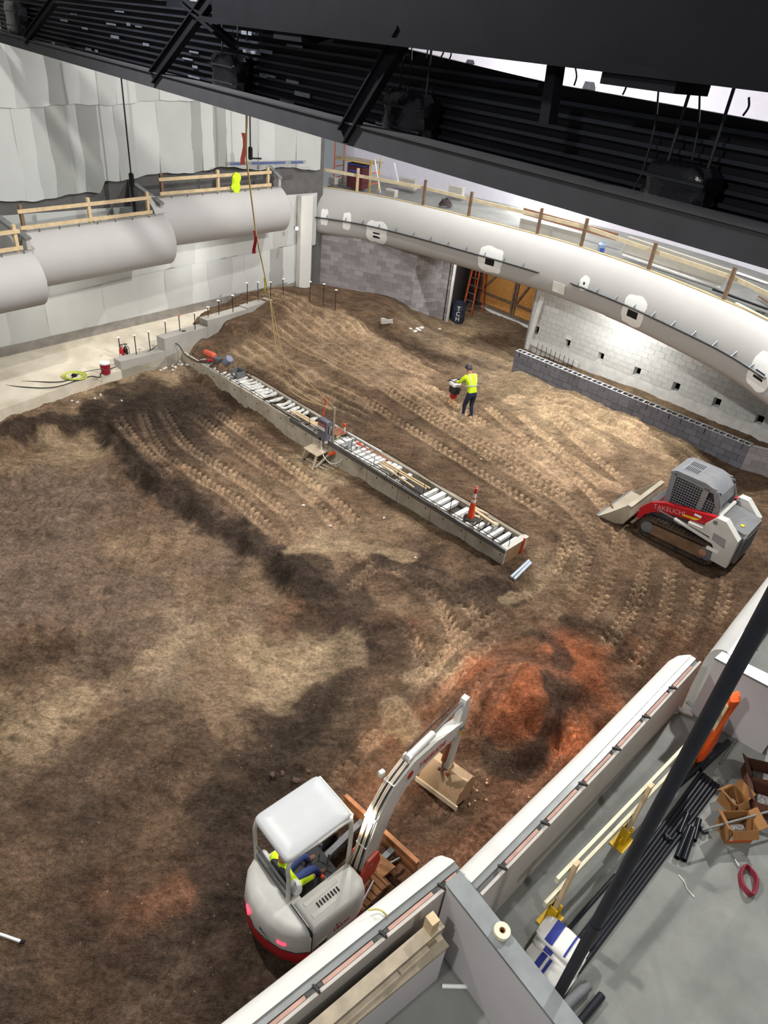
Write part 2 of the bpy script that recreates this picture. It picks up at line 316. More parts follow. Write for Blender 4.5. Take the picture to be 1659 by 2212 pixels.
# streaks left by the bucket, tread prints, clods
CREST_TAN = np.array(lin(T1), np.float32)*SOIL
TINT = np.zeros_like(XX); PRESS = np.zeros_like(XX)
def stamp(path_px, width, kind, depth=.05, pitch=.19, z=0.0, chev=0.0, tint=.35, fade=True):
    P = np.array([at(x, y, z)[:2] for x, y in path_px]); S = np.array(spline([(*p, 0) for p in P], 14))[:, :2]
    seg = np.linalg.norm(np.diff(S, axis=0), axis=1); L = np.concatenate([[0], np.cumsum(seg)])
    s = np.arange(0, L[-1], RES*.5); px = np.interp(s, L, S[:, 0]); py = np.interp(s, L, S[:, 1])
    tx, ty = np.gradient(px), np.gradient(py); n = np.hypot(tx, ty); tx, ty = tx/n, ty/n
    t = np.arange(-width/2-.12, width/2+.12, RES*.5)
    X = px[:, None]-ty[:, None]*t; Y = py[:, None]+tx[:, None]*t
    I = np.round((X-GX0)/RES).astype(int); J = np.round((Y-GY0)/RES).astype(int); ok = (I >= 0) & (I < NX) & (J >= 0) & (J < NY)
    TT = np.broadcast_to(t, X.shape); SS = np.broadcast_to(s[:, None], X.shape)
    ins = np.clip((width/2-np.abs(TT))/.05, 0, 1); env = np.clip(np.minimum(SS, L[-1]-SS)/.5, 0, 1) if fade else 1
    env = env*np.clip(.85+.5*fbm(X, Y, .9, 77, 2), .1, 1.15)
    if kind == 'tread':
        ph = (SS+chev*np.abs(TT))/pitch*2*math.pi
        bar = np.clip(np.sin(ph)*2.2, -1, 1)*np.clip((width/2-np.abs(TT))/.03, 0, 1)
        mid = np.where(np.abs(TT) < .035, -1.0, bar)
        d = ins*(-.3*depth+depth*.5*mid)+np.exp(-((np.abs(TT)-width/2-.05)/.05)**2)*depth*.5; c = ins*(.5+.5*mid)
    else:                                          # parallel ridges
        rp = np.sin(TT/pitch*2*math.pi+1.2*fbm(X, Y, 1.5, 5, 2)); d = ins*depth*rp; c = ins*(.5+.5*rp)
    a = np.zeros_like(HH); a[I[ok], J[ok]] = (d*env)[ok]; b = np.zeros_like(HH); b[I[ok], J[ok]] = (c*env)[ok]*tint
    m = np.zeros(HH.shape, bool); m[I[ok], J[ok]] = True
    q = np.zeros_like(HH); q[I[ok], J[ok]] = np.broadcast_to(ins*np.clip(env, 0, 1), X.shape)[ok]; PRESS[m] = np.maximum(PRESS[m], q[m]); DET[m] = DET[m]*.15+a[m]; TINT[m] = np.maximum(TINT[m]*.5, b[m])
rough = np.clip(.5+.8*fbm(XX, YY, 2.2, 31, 2), .1, 1.3)
DET = .040*fbm(XX, YY, 1.0, 41, 3)+.034*rough*fbm(XX, YY, .26, 51, 3)
# churned rough ground round the digger and the pit
pj = proj(np.stack([XX.ravel(), YY.ravel(), HH.ravel()], 1)).reshape(NX, NY, 2)
soft = 1/(1+np.exp(-(YY+XX*.9-17.3)/.5))            # beyond the footing it is graded smooth
DET += (1-soft)*(.085*np.abs(fbm(XX, YY, .34, 61, 3))+.035*np.abs(fbm(XX, YY, .15, 67, 2)))*np.clip(.55+fbm(XX, YY, 3, 63, 2), .1, 1.1)
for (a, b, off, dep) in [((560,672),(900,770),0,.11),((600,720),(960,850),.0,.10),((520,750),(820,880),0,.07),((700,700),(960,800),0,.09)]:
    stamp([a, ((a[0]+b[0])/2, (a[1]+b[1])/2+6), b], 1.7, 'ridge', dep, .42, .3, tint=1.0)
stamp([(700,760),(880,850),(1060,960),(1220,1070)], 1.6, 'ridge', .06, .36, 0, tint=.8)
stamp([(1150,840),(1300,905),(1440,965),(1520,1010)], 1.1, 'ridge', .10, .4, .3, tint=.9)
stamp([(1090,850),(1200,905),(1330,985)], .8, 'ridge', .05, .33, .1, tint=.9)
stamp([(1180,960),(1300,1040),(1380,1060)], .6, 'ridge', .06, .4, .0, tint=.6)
TR = dict(pitch=.22, depth=.13)
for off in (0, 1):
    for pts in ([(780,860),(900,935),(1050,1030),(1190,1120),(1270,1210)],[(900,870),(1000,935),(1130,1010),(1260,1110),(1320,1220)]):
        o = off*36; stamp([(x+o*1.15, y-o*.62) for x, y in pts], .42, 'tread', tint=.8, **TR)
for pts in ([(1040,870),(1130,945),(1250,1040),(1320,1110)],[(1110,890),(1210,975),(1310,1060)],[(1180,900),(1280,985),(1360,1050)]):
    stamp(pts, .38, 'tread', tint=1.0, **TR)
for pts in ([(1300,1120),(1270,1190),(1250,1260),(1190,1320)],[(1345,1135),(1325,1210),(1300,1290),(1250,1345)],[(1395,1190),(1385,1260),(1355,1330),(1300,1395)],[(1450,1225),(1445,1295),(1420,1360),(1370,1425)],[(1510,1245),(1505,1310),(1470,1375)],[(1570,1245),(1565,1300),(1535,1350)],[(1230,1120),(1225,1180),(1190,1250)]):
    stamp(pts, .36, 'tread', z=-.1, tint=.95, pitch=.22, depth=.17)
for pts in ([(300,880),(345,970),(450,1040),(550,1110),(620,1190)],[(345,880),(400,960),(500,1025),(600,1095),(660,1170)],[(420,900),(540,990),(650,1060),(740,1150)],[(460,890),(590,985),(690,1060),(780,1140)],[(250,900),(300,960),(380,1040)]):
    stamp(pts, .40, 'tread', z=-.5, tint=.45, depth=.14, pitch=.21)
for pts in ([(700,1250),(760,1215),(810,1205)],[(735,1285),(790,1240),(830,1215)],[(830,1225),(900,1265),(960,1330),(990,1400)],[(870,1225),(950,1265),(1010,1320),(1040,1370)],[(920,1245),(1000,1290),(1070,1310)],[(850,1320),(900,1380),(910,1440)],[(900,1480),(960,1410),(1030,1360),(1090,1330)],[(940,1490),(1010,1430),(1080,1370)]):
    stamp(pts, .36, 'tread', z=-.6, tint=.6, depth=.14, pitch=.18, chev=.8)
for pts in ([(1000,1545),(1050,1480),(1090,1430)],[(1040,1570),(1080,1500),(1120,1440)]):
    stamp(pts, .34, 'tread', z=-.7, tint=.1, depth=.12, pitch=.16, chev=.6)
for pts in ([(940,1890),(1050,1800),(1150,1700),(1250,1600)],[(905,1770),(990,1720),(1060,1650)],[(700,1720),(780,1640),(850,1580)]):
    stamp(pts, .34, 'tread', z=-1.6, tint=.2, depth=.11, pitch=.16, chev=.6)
HH = HH+DET*(.35+.65*np.clip((HW/HW.max())**0, 0, 1))

STR = np.zeros_like(XX)
def stroke(path_px, z, width, col, alpha=.8, feather=.5, rag=.45, seed=3):
    """ragged band of another soil along a path"""
    P = np.array([at(x, y, z)[:2] for x, y in path_px]); S = np.array(spline([(*p, 0) for p in P], 14))[:, :2]
    lo, hi = S.min(0)-width-1, S.max(0)+width+1
    i0, i1 = [int(np.clip((v-GX0)/RES, 0, NX)) for v in (lo[0], hi[0])]; j0, j1 = [int(np.clip((v-GY0)/RES, 0, NY)) for v in (lo[1], hi[1])]
    X, Y = XX[i0:i1, j0:j1], YY[i0:i1, j0:j1]; D = np.full(X.shape, 9e9, np.float32)
    for p in S[::2]: np.minimum(D, (X-p[0])**2+(Y-p[1])**2, out=D)
    D = np.sqrt(D)+rag*width*.5*fbm(X, Y, .7, seed+len(path_px)*7+int(path_px[0][0]), 5, .65)
    a = alpha*np.clip((width/2-D)/(width*feather*.5)+.5, 0, 1); CC[i0:i1, j0:j1] = CC[i0:i1, j0:j1]*(1-a[..., None])+np.array(lin(col), np.float32)*SOIL*a[..., None]
for a in (([(-20,948),(60,918),(150,905),(215,895)],-.4,.55,DD,.85),([(215,895),(255,950),(330,1030),(430,1095),(540,1165),(620,1215),(690,1270),(740,1300)],-.55,.8,DD,.9),([(300,860),(370,880),(420,900)],-.4,1.9,DD,.8),([(250,880),(330,930),(420,980)],-.5,1.2,DD,.6),
          ([(640,1215),(700,1260),(760,1290)],-.6,1.1,DD,.8),([(835,1205),(900,1235),(980,1275),(1080,1290)],-.5,.75,DD,.75),([(700,1330),(790,1330),(830,1380)],-.75,1.0,DK,.7),([(780,1400),(720,1480),(640,1560),(560,1640),(470,1720)],-1.15,.9,DD,.7),([(860,1380),(900,1440),(870,1500)],-.8,.7,DK,.7),
          ([(690,1620),(620,1700),(540,1790),(480,1880)],-1.45,1.2,DD,.6),([(620,1195),(700,1180),(800,1185),(880,1205)],-.5,.42,T1,.8),([(-20,1630),(130,1540),(280,1450),(430,1370)],-1.12,.55,T1,.55),([(600,1480),(680,1420),(750,1400)],-1.05,.9,T1,.6),([(120,960),(200,985)],-.88,.6,T1,.8),([(690,1010),(740,1025)],-.48,.5,T1,.9),
          ([(1160,1370),(1200,1395),(1215,1420)],-.2,.5,DD,.85),([(1180,1500),(1200,1540),(1160,1600),(1090,1600),(1060,1570)],-.7,.42,DD,.8),([(1230,1340),(1300,1360),(1350,1400)],-.25,.4,DK,.7),([(1150,1480),(1120,1520)],-.35,.55,OR,.6),([(1240,1560),(1270,1620)],-.9,.45,OR,.6),([(980,1500),(1040,1450),(1120,1420),(1200,1440),(1260,1520)],-.3,.25,DK,.5),
          ([(930,1590),(990,1560),(1060,1500)],-.9,.5,RD,.7),([(880,1460),(960,1450)],-.8,.4,T1,.7),([(840,1530),(880,1560)],-1.0,.4,T1,.6),([(0,1450),(120,1420),(230,1440)],-1.1,1.0,DK,.5),([(250,1580),(350,1560),(430,1620)],-1.15,.9,DK,.5),([(60,1700),(200,1760),(330,1700)],-1.25,1.0,DK,.5),([(300,1980),(380,1940)],-1.42,.5,RD,.6),([(200,2020),(330,2080)],-1.5,.7,DK,.6),
          ([(820,730),(900,770),(960,800)],.15,.5,DK,.7),([(1000,770),(1060,800)],0,.4,DK,.5),([(700,880),(800,900),(900,910)],0,.6,DK,.5),([(640,860),(780,940),(900,1010)],0,.5,BR,.6),([(1090,1290),(1150,1270),(1220,1210)],-.3,.3,T1,.6)): stroke(*a)
CC = np.clip(CC*(1+.20*fbm(XX, YY, .55, 91, 4, .65)[..., None]+.10*fbm(XX, YY, 2.5, 95, 2)[..., None]), .004, 1)
CC = CC*(1-TINT[..., None]*.6)+CREST_TAN*(TINT[..., None]*.6)*np.clip(CC.mean(-1, keepdims=True)/.16, .4, 1)  # bars and crests lightened as painted highlights, grooves left dark; partly drier soil
def ground(x, y, smooth=False):
    A = HS if smooth else HH
    i = int(np.clip(round((x-GX0)/RES), 0, NX-1)); j = int(np.clip(round((y-GY0)/RES), 0, NY-1)); return float(A[i, j])
def gat(x, y):                                   # photo pixel -> point on the dirt
    z = -.5
    for _ in range(14): p = at(x, y, z); z = .5*z+.5*ground(p[0], p[1], True)
    p = at(x, y, z); p[2] = ground(p[0], p[1]); return p
def make_floor():
    me = bpy.data.meshes.new('floor'); n = NX*NY
    me.vertices.add(n); me.vertices.foreach_set('co', np.stack([XX, YY, HH], -1).astype(np.float32).ravel())
    i = np.arange(NX-1)[:, None]*NY+np.arange(NY-1); q = np.stack([i, i+NY, i+NY+1, i+1], -1).reshape(-1, 4).astype(np.int32)
    me.loops.add(q.size); me.loops.foreach_set('vertex_index', q.ravel()); me.polygons.add(len(q))
    me.polygons.foreach_set('loop_start', np.arange(0, q.size, 4, dtype=np.int32)); me.polygons.foreach_set('use_smooth', np.ones(len(q), bool))
    me.update(); me.validate()
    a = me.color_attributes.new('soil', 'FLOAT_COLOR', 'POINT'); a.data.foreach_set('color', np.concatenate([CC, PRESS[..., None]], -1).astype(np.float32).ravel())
    m = bpy.data.materials.new('churned_soil'); m.use_nodes = True; nt = m.node_tree; b = nt.nodes['Principled BSDF']; L = nt.links.new
    at_ = nt.nodes.new('ShaderNodeAttribute'); at_.attribute_name = 'soil'; tc = nt.nodes.new('ShaderNodeTexCoord')
    def noise(sc, det=9, rg=.7, vec=None):
        n = nt.nodes.new('ShaderNodeTexNoise'); n.inputs['Scale'].default_value = sc; n.inputs['Detail'].default_value = det; n.inputs['Roughness'].default_value = rg; L(vec or tc.outputs['Object'], n.inputs['Vector']); return n.outputs['Fac']
    def rng(f, a, b_, lo, hi):
        r = nt.nodes.new('ShaderNodeMapRange'); r.inputs['From Min'].default_value = a; r.inputs['From Max'].default_value = b_; r.inputs['To Min'].default_value = lo; r.inputs['To Max'].default_value = hi; L(f, r.inputs['Value']); return r.outputs['Result']
    def mth(op, x, y):
        n = nt.nodes.new('ShaderNodeMath'); n.operation = op
        for i, v in enumerate((x, y)):
            if isinstance(v, (int, float)): n.inputs[i].default_value = v
            else: L(v, n.inputs[i])
        return n.outputs[0]
    mp = nt.nodes.new('ShaderNodeMapping'); mp.inputs['Rotation'].default_value = (0, 0, math.radians(-40)); mp.inputs['Scale'].default_value = (1.0, 2.2, 1.0); L(tc.outputs['Object'], mp.inputs['Vector'])
    big = rng(noise(2.6, 5, .78, mp.outputs['Vector']), .32, .68, .58, 1.38); fine = rng(noise(14, 4, .75), .32, .68, .6, 1.42)
    mx = nt.nodes.new('ShaderNodeVectorMath'); mx.operation = 'SCALE'; L(at_.outputs['Color'], mx.inputs[0]); L(mth('MULTIPLY', big, fine), mx.inputs['Scale'])
    vo = nt.nodes.new('ShaderNodeTexVoronoi'); vo.inputs['Scale'].default_value = 5.5; L(tc.outputs['Object'], vo.inputs['Vector'])
    sp_ = mth('MULTIPLY', mth('LESS_THAN', vo.outputs['Distance'], .085), mth('GREATER_THAN', noise(1.1, 3), .52))
    mc = nt.nodes.new('ShaderNodeMix'); mc.data_type = 'RGBA'; L(mth('MULTIPLY', sp_, .55), mc.inputs['Factor']); L(mx.outputs['Vector'], mc.inputs['A']); mc.inputs['B'].default_value = (*lin((196, 172, 140)), 1)
    L(mc.outputs['Result'], b.inputs['Base Color']); b.inputs['Roughness'].default_value = .95; b.inputs['Specular IOR Level'].default_value = .12
    hgt = mth('ADD', mth('MULTIPLY', noise(5.0, 5, .75, mp.outputs['Vector']), 1.0), mth('MULTIPLY', noise(30, 3, .8), .55))
    bp = nt.nodes.new('ShaderNodeBump'); bp.inputs['Strength'].default_value = 1.0; bp.inputs['Distance'].default_value = .12; L(rng(at_.outputs['Alpha'], 0, 1, 1.0, .3), bp.inputs['Strength']); L(hgt, bp.inputs['Height']); L(bp.outputs['Normal'], b.inputs['Normal'])
    me.materials.append(m); return struct(put('floor', me), 'churned brown dirt floor with tread marks and an orange clay patch')
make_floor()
# ------------------------------------------------------------------ left wall: cloth-wrapped, with its ledge
WA0 = at(0, 770, .3); WA1 = at(660, 615, .9); WD = unit([*(WA1-WA0)[:2], 0]); WN = np.array([WD[1], -WD[0], 0])   # WN points into the hall
def onW(x, y, off=0.0): return on(x, y, WA0+WN*off, WN)
def Ws(p): return float((V3(p)-WA0)@WD)
def Wp(s, z, off=0.0): p = WA0+WD*s+WN*off; return np.array([p[0], p[1], z])
wl = MB().par(Wp(-7, -1, -.3), WD*20.6, WN*.25, (0, 0, 14)).build('wall_left', mat('dark_blockwork', (96, 94, 92), .9), smooth=0)
struct(wl, 'tall side wall hung with white and grey protective cloth')
CL = [mat('cloth_white', (192, 193, 189), .85, vary=.04, scale=1.2, bump=.08, bscale=4), mat('cloth_pale', (180, 181, 177), .85, vary=.05, scale=1.2, bump=.08, bscale=4), mat('cloth_grey', (154, 155, 150), .85, vary=.06, scale=1.2, bump=.08, bscale=4)]
def cloth(s0, s1, zlo, zhi, tone, off, seed, sag=.05):
    n, k = 7, 7; P = []
    for i in range(n):
        a = i/(n-1); s = s0+(s1-s0)*a; row = []
        lo = zlo(s)+sag*math.sin(s*2.3)+.015*math.sin(s*9)
        for j in range(k):
            b = j/(k-1); z = lo+(zhi(s)-lo)*b
            row.append(Wp(s, z, off+.018*math.sin(a*math.pi)+.012*math.sin(seed*3+b*6)*(1-b)))
        P.append(row)
    MB().sheet(P, -WN*.012).build('cloth_panel', CL[tone], wl)
edges = [-60, 40, 76, 112, 150, 178, 216, 255, 292, 345, 414, 438, 460, 490, 528, 558, 590, 640, 690]
tones = [0, 0, 1, 2, 1, 2, 0, 1, 0, 1, 2, 0, 2, 0, 1, 0, 1, 1]
hem = lambda s: np.interp(s, [0, 4.14, 4.2, 8.7, 13.1], [4.93, 5.08, 5.42, 5.66, 5.5])
seam = lambda s: np.interp(s, [0, 1.5, 4.6, 7.4, 13], [7.4, 7.45, 7.59, 7.77, 7.9])
for k in range(len(tones)):
    s0, s1 = Ws(onW(edges[k], 330)), Ws(onW(edges[k+1], 330))
    cloth(s0-.03, s1+.03, hem, lambda s: seam(s)+.12, tones[k], .03+.012*(k % 2), k)
    cloth(s0+.12, s1+.18, seam, lambda s: 11.5, [0, 1, 0, 2, 0, 0, 1, 0, 1][k % 9], .06+.012*(k % 2), k+40, .03)
lseam = lambda s: np.interp(s, [0, 2, 6.2, 12.5], [1.9, 2.0, 2.38, 2.68])
lhem = lambda s: np.interp(s, [0, 5, 12.8], [.40, .72, 1.14])
ls = [-3, -1.2, .4, 1.7, 3.0, 3.7, 5.0, 6.1, 7.2, 7.9, 9.0, 9.6, 10.8, 11.5, 12.3, 13.0]
for k in range(len(ls)-1):
    cloth(ls[k]-.02, ls[k+1]+.02, lhem, lseam, [0, 0, 1, 0, 0, 0, 0, 1, 0, 1, 0, 0, 2, 0, 2][k], .07+.012*(k % 2), k+80, .02)
    cloth(ls[k]+.2, ls[k+1]+.24, lambda s: lseam(s)-.06, lambda s: 4.6, [0, 0, 1, 0, 0][k % 5], .03+.012*(k % 2), k+120, .07)
bz = lambda s: np.interp(s, [0, 12.8], [.3, .9])
b = MB(); b.sheet([[Wp(s, bz(s)-.5, .10), Wp(s, bz(s)+.32, .10)] for s in np.linspace(-4, 12.8, 20)], -WN*.1)
struct(b.build('baseboard_left', mat('grey_curb', (140, 134, 126), .9, vary=.15, dirt=(105, 98, 90))), 'rough grey block course along the foot of the cloth wall')
FE = [at(-160, 940, .1), at(0, 885, .1), at(100, 850, .1), at(165, 825, .12), at(262, 800, .14), at(358, 772, .2), at(450, 730, .45), at(535, 690, .7), at(600, 660, .85), np.array([-4.25, 29.6, .9])]
b = MB(); P = []
for p in FE:
    s = Ws(p); w = Wp(s, bz(s), .08); q = V3(p); P.append([q-(0, 0, 1.2), q, q+(w-q)*.5, w])
b.grid(P, True); struct(b.build('concrete_ledge', CREAM, smooth=20), 'dusty cream concrete ledge along the foot of the cloth wall')
for k, (i, h) in enumerate(((4, .30), (5, .48), (6, .52), (7, .45))):
    p, q = FE[i], FE[i+1]; z = max(p[2], q[2])+[.24, .42, .40, .30][k]; d = unit([*(q-p)[:2], 0]); n = np.array([-d[1], d[0], 0])
    o = MB().par((p[0], p[1], -.5), (*((q-p)*.995)[:2], 0), n*.42, (0, 0, z+.5)).build('kerb_step', CONC, smooth=0)
    tag(o, ['lowest concrete kerb block, beside the fire extinguishers', 'concrete kerb block where the long footing meets the ledge', 'concrete kerb block just above the buried end of the footing', 'highest concrete kerb block, half buried by the dirt mound'][k], 'kerb', 'stepped kerb along the ledge')
KERB = (None,)

# ------------------------------------------------------------------ blockwork
def cmu_mat(name, rgb, var=.22):
    m = mat(name, rgb, .92, vary=.08, scale=6, bump=.3, bscale=60); nt = m.node_tree; b = nt.nodes['Principled BSDF']
    oi = nt.nodes.new('ShaderNodeObjectInfo'); mr = nt.nodes.new('ShaderNodeMapRange'); mr.inputs['To Min'].default_value = 1-var; mr.inputs['To Max'].default_value = 1+var*.5
    nt.links.new(oi.outputs['Random'], mr.inputs['Value']); src = b.inputs['Base Color'].links[0].from_socket
    vm = nt.nodes.new('ShaderNodeVectorMath'); vm.operation = 'SCALE'; nt.links.new(src, vm.inputs[0]); nt.links.new(mr.outputs['Result'], vm.inputs['Scale']); nt.links.new(vm.outputs['Vector'], b.inputs['Base Color']); return m
CMUL = cmu_mat('light_block', (206, 206, 202), .10); CMUG = cmu_mat('grey_block', (160, 154, 155), .28); CMUD = cmu_mat('dark_block', (116, 115, 122), .2)
MORT = mat('mortar', (204, 202, 198), .95); MORTL = mat('pale_mortar', (222, 222, 218), .95); MORTD = mat('dark_mortar', (140, 138, 142), .95)
_bm = {}
def block_mesh(w, h, m, proud=.014):
    k = (round(w, 3), h, m.name)
    if k not in _bm: _bm[k] = MB().box(0, w, -proud, .05, 0, h).mesh('block', m, 0)
    return _bm[k]
def block_wall(root, p0, d, length, z0, z1, m, limit=300, holes=(), bl=.4, bh=.2, first=0.0):
    """blocks on the face of root; d runs to the right seen from the hall, holes = (s, z, w, h)"""
    d = unit([*d[:2], 0]); n = np.array([d[1], -d[0], 0]); ang = math.atan2(d[1], d[0]); rest = MB(); cnt = 0; z = z0; row = 0
    items = []
    while z < z1-.03:
        s = -(bl/2 if row % 2 else 0)+first
        while s < length-.02:
            a, e = max(s, 0), min(s+bl, length); hit = any(a < hs+hw and e > hs and z < hz+hh and z+bh > hz for hs, hz, hw, hh in holes)
            if e-a > .05:
                if hit:
                    for hs, hz, hw, hh in holes:
                        if a < hs+hw and e > hs and z < hz+hh and z+bh > hz:
                            if hs-a > .04: items.append((a, z, hs-a))
                            if e-hs-hw > .04: items.append((hs+hw, z, e-hs-hw))
                else: items.append((a, z, e-a))
            s += bl
        z += bh; row += 1
    items.sort(key=lambda t: -t[1])
    for a, z, w in items:
        p = V3((*(V3(p0)[:2]+d[:2]*(a+.006)), z+.006)); cnt += 1
        if cnt <= limit: put('block', block_mesh(w-.012, bh-.012, m), root, p, (0, 0, ang))
        else: rest.par(p+n*.014, d*(w-.012), -n*.06, (0, 0, bh-.012))
    if rest.v: rest.build('block_courses', m, root, 0, kind='stuff')
# back wall of grey block, its return and the doorway recess
BW0 = np.array([-4.9, 31.45, 0]); BW1 = np.array([.17, 29.78, 0]); BIN = np.array([1.3, 30.48, 0]); JL = np.array([1.8, 30.28, 0]); JR = np.array([5.0, 28.12, 0])
def slab(p, q, z0, z1, t):
    d = unit(V3(q)-V3(p)); n = np.array([-d[1], d[0], 0]); return MB().par((p[0], p[1], z0), (*(V3(q)-V3(p))[:2], 0), n*t, (0, 0, z1-z0))
r = struct(slab(BW0, BW1, -.5, 3.3, .3).build('wall_back', MORT, smooth=0), 'grey block wall under the balcony at the far corner')
block_wall(r, BW0, BW1-BW0, np.linalg.norm(BW1-BW0), .1, 3.3, CMUG)
r = struct(slab(BW1, BIN, -.5, 3.3, .3).build('wall_return', MORT, smooth=0), 'lighter grey block return wall beside the doorway')
block_wall(r, BW1, BIN-BW1, np.linalg.norm(BIN-BW1), 0, 3.2, CMUG)
r = struct(slab(BIN, JL, -.5, 3.3, .25).build('wall_doorside', MORT, smooth=0), 'narrow grey block pier at the left of the doorway')
block_wall(r, BIN, JL-BIN, np.linalg.norm(JL-BIN), 0, 3.2, CMUG)
OL = np.array([3.25, 32.75, 0]); ORr = np.array([5.75, 30.2, 0])
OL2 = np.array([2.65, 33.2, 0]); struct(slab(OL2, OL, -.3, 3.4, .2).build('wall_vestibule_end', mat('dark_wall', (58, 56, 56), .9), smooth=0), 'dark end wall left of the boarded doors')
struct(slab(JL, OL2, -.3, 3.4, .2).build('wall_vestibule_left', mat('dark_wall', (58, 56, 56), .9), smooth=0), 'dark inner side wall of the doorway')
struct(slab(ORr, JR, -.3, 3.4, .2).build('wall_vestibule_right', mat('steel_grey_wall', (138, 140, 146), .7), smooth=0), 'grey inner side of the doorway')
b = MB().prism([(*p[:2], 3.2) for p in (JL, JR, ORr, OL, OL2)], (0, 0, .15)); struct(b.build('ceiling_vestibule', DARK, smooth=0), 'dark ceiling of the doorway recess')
jb = MB().beam((*JL[:2], 0), (*JL[:2], 3.2), .12, .1); struct(jb.build('door_jamb', mat('jamb_paint', (196, 192, 184), .6)), 'pale metal door jamb beside the black barrel')
# boarded double door at the back of the recess, raised off the ground
DD_ = unit(ORr-OL); DNn = np.array([DD_[1], -DD_[0], 0])
OSB = mat('strand_board', (196, 140, 74), .85, vary=.3, scale=22, bump=.3, bscale=40, dirt=(150, 100, 50), dscale=9)
def door_leaf(s0, s1, name):
    root = thing('door_3' if s0 < 1 else 'door_4', name, 'door'); root['kind'] = 'structure'; L = s1-s0
    q = lambda s, z, o=0.0: np.array([*(OL+DD_*(s0+s)+DNn*o)[:2], z])
    MB().par(q(0, .28), DD_*L, DNn*.02, (0, 0, 3)).build('board_panel', OSB, root, 0)
    for a, c in (((.06, .29), (.06, 3.1)), ((L-.06, .29), (L-.06, 3.1))): MB().beam(q(*a, .05), q(*c, .05), .1, .05, DNn).build('stile', WOODB, root, 0)
    for z in (.34, .85, 2.0): MB().beam(q(.11, z, .05), q(L-.11, z, .05), .05, .1).build('rail', WOODB, root, 0)
    MB().beam(q(.15, .95, .055), q(L*.62, 2.2, .055), .05, .09).build('brace', WOODB, root, 0)
door_leaf(.03, 2.1, 'wide strand-board door leaf with a diagonal timber brace'); door_leaf(2.13, 3.5, 'narrow strand-board door leaf at the right of the doorway')
o = MB().par((*(OL-DNn*.06-DD_*1)[:2], -.1), DD_*6, -DNn*4, (0, 0, .24)).build('outside_apron', mat('bright_apron', (235, 235, 230), .9), smooth=0); struct(o, 'sunlit concrete outside the boarded doors')
area_lamp('daylight_outside', (6.2, 33.6, 5.5), (4.7, 32.1, 0), 900, 2.0, (1, 1, 1))
# right wall of pale block with square openings
RW0 = np.array([5.05, 28.1, 0]); RWD = unit([.734, -.679, 0]); RWN = np.array([RWD[1], -RWD[0], 0]); RL = 11.4
holes = []
for x, y in ((1158, 713), (1225, 742), (1297, 771), (1376, 803), (1460, 836), (1548, 870), (1640, 907)):
    p = on(x, y, RW0, RWN); holes.append((float((p-RW0)@RWD)-.13, float(p[2])-.16, .26, .32))
b = MB(); zz = [0.0]+sorted({h[1] for h in holes})
# wall skin built in strips round the openings
hs = sorted(holes); prev = 0.0
for s, z, w, h in hs:
    b.par(RW0+RWD*prev-RWN*.3-(0, 0, .3), RWD*(s-prev), RWN*.3, (0, 0, 4.3)); b.par(RW0+RWD*s-RWN*.3-(0, 0, .3), RWD*w, RWN*.3, (0, 0, z+.3)); b.par(RW0+RWD*s-RWN*.3+(0, 0, z+h), RWD*w, RWN*.3, (0, 0, 4-z-h))
    prev = s+w
b.par(RW0+RWD*prev-RWN*.3-(0, 0, .3), RWD*(RL-prev), RWN*.3, (0, 0, 4.3))
r = struct(b.build('wall_right', MORTL, smooth=0), 'floodlit pale block wall with a row of square openings')
block_wall(r, RW0, RWD, RL, .6, 3.6, CMUL, 300, holes)
bk = MB().par(RW0-RWN*.75-(0, 0, .3), RWD*RL, RWN*.2, (0, 0, 4)); struct(bk.build('wall_cavity', DARK, smooth=0), 'dark cavity seen through the openings')
# low planter wall of dark block, hollow cells open on top
PT = [at(1114, 757, 1.0), at(1255, 814, 1.0), at(1407, 874, 1.0), at(1621, 964, 1.0)]
PLD = unit([*(PT[3]-PT[0])[:2], 0]); PL0 = np.array([*PT[0][:2], 0]); PLN = np.array([PLD[1], -PLD[0], 0]); PLL = float(np.linalg.norm((PT[3]-PT[0])[:2]))
r = thing('planter_wall', 'low dark block wall with hollow cells along its pale top', 'wall'); r['kind'] = 'structure'
MB().par(PL0-PLN*.3-(0, 0, .4), PLD*PLL, PLN*.29, (0, 0, 1.2)).build('core', MORTD, r, 0)
block_wall(r, PL0, PLD, PLL, -.2, .8, CMUD)
hb = MB()
for a in (0, .185, .37): hb.box(a, a+.025, 0, .29, 0, .19)
hb.box(.025, .37, 0, .032, 0, .19); hb.box(.025, .37, .258, .29, 0, .19)
hbm = hb.mesh('hollow_block', [mat('dark_block', (116, 115, 122))], 0)
top = MB()
for a in (0, .185, .37): top.box(a, a+.025, 0, .29, .19, .197)
top.box(.025, .37, 0, .032, .19, .197); top.box(.025, .37, .258, .29, .19, .197)
topm = top.mesh('mortar_bed', mat('white_mortar', (230, 230, 226), .95), 0)
ang = math.atan2(PLD[1], PLD[0])
for k in range(int(PLL/.4)):
    p = PL0+PLD*(k*.4)+(0, 0, .8); h_ = put('hollow_block', hbm, r, p, (0, 0, ang)); put('mortar_bed', topm, h_)
q = PL0+PLD*PLL; e = unit([.95, -.35, 0])
r2 = struct(slab(np.array([*q[:2], 0]), np.array([*(q+e*2.4)[:2], 0]), -.3, .95, .3).build('wall_low_end', MORT, smooth=0), 'low grey block wall turning towards the loader'); block_wall(r2, (q[0], q[1], 0), e, 2.4, -.2, .95, CMUG)
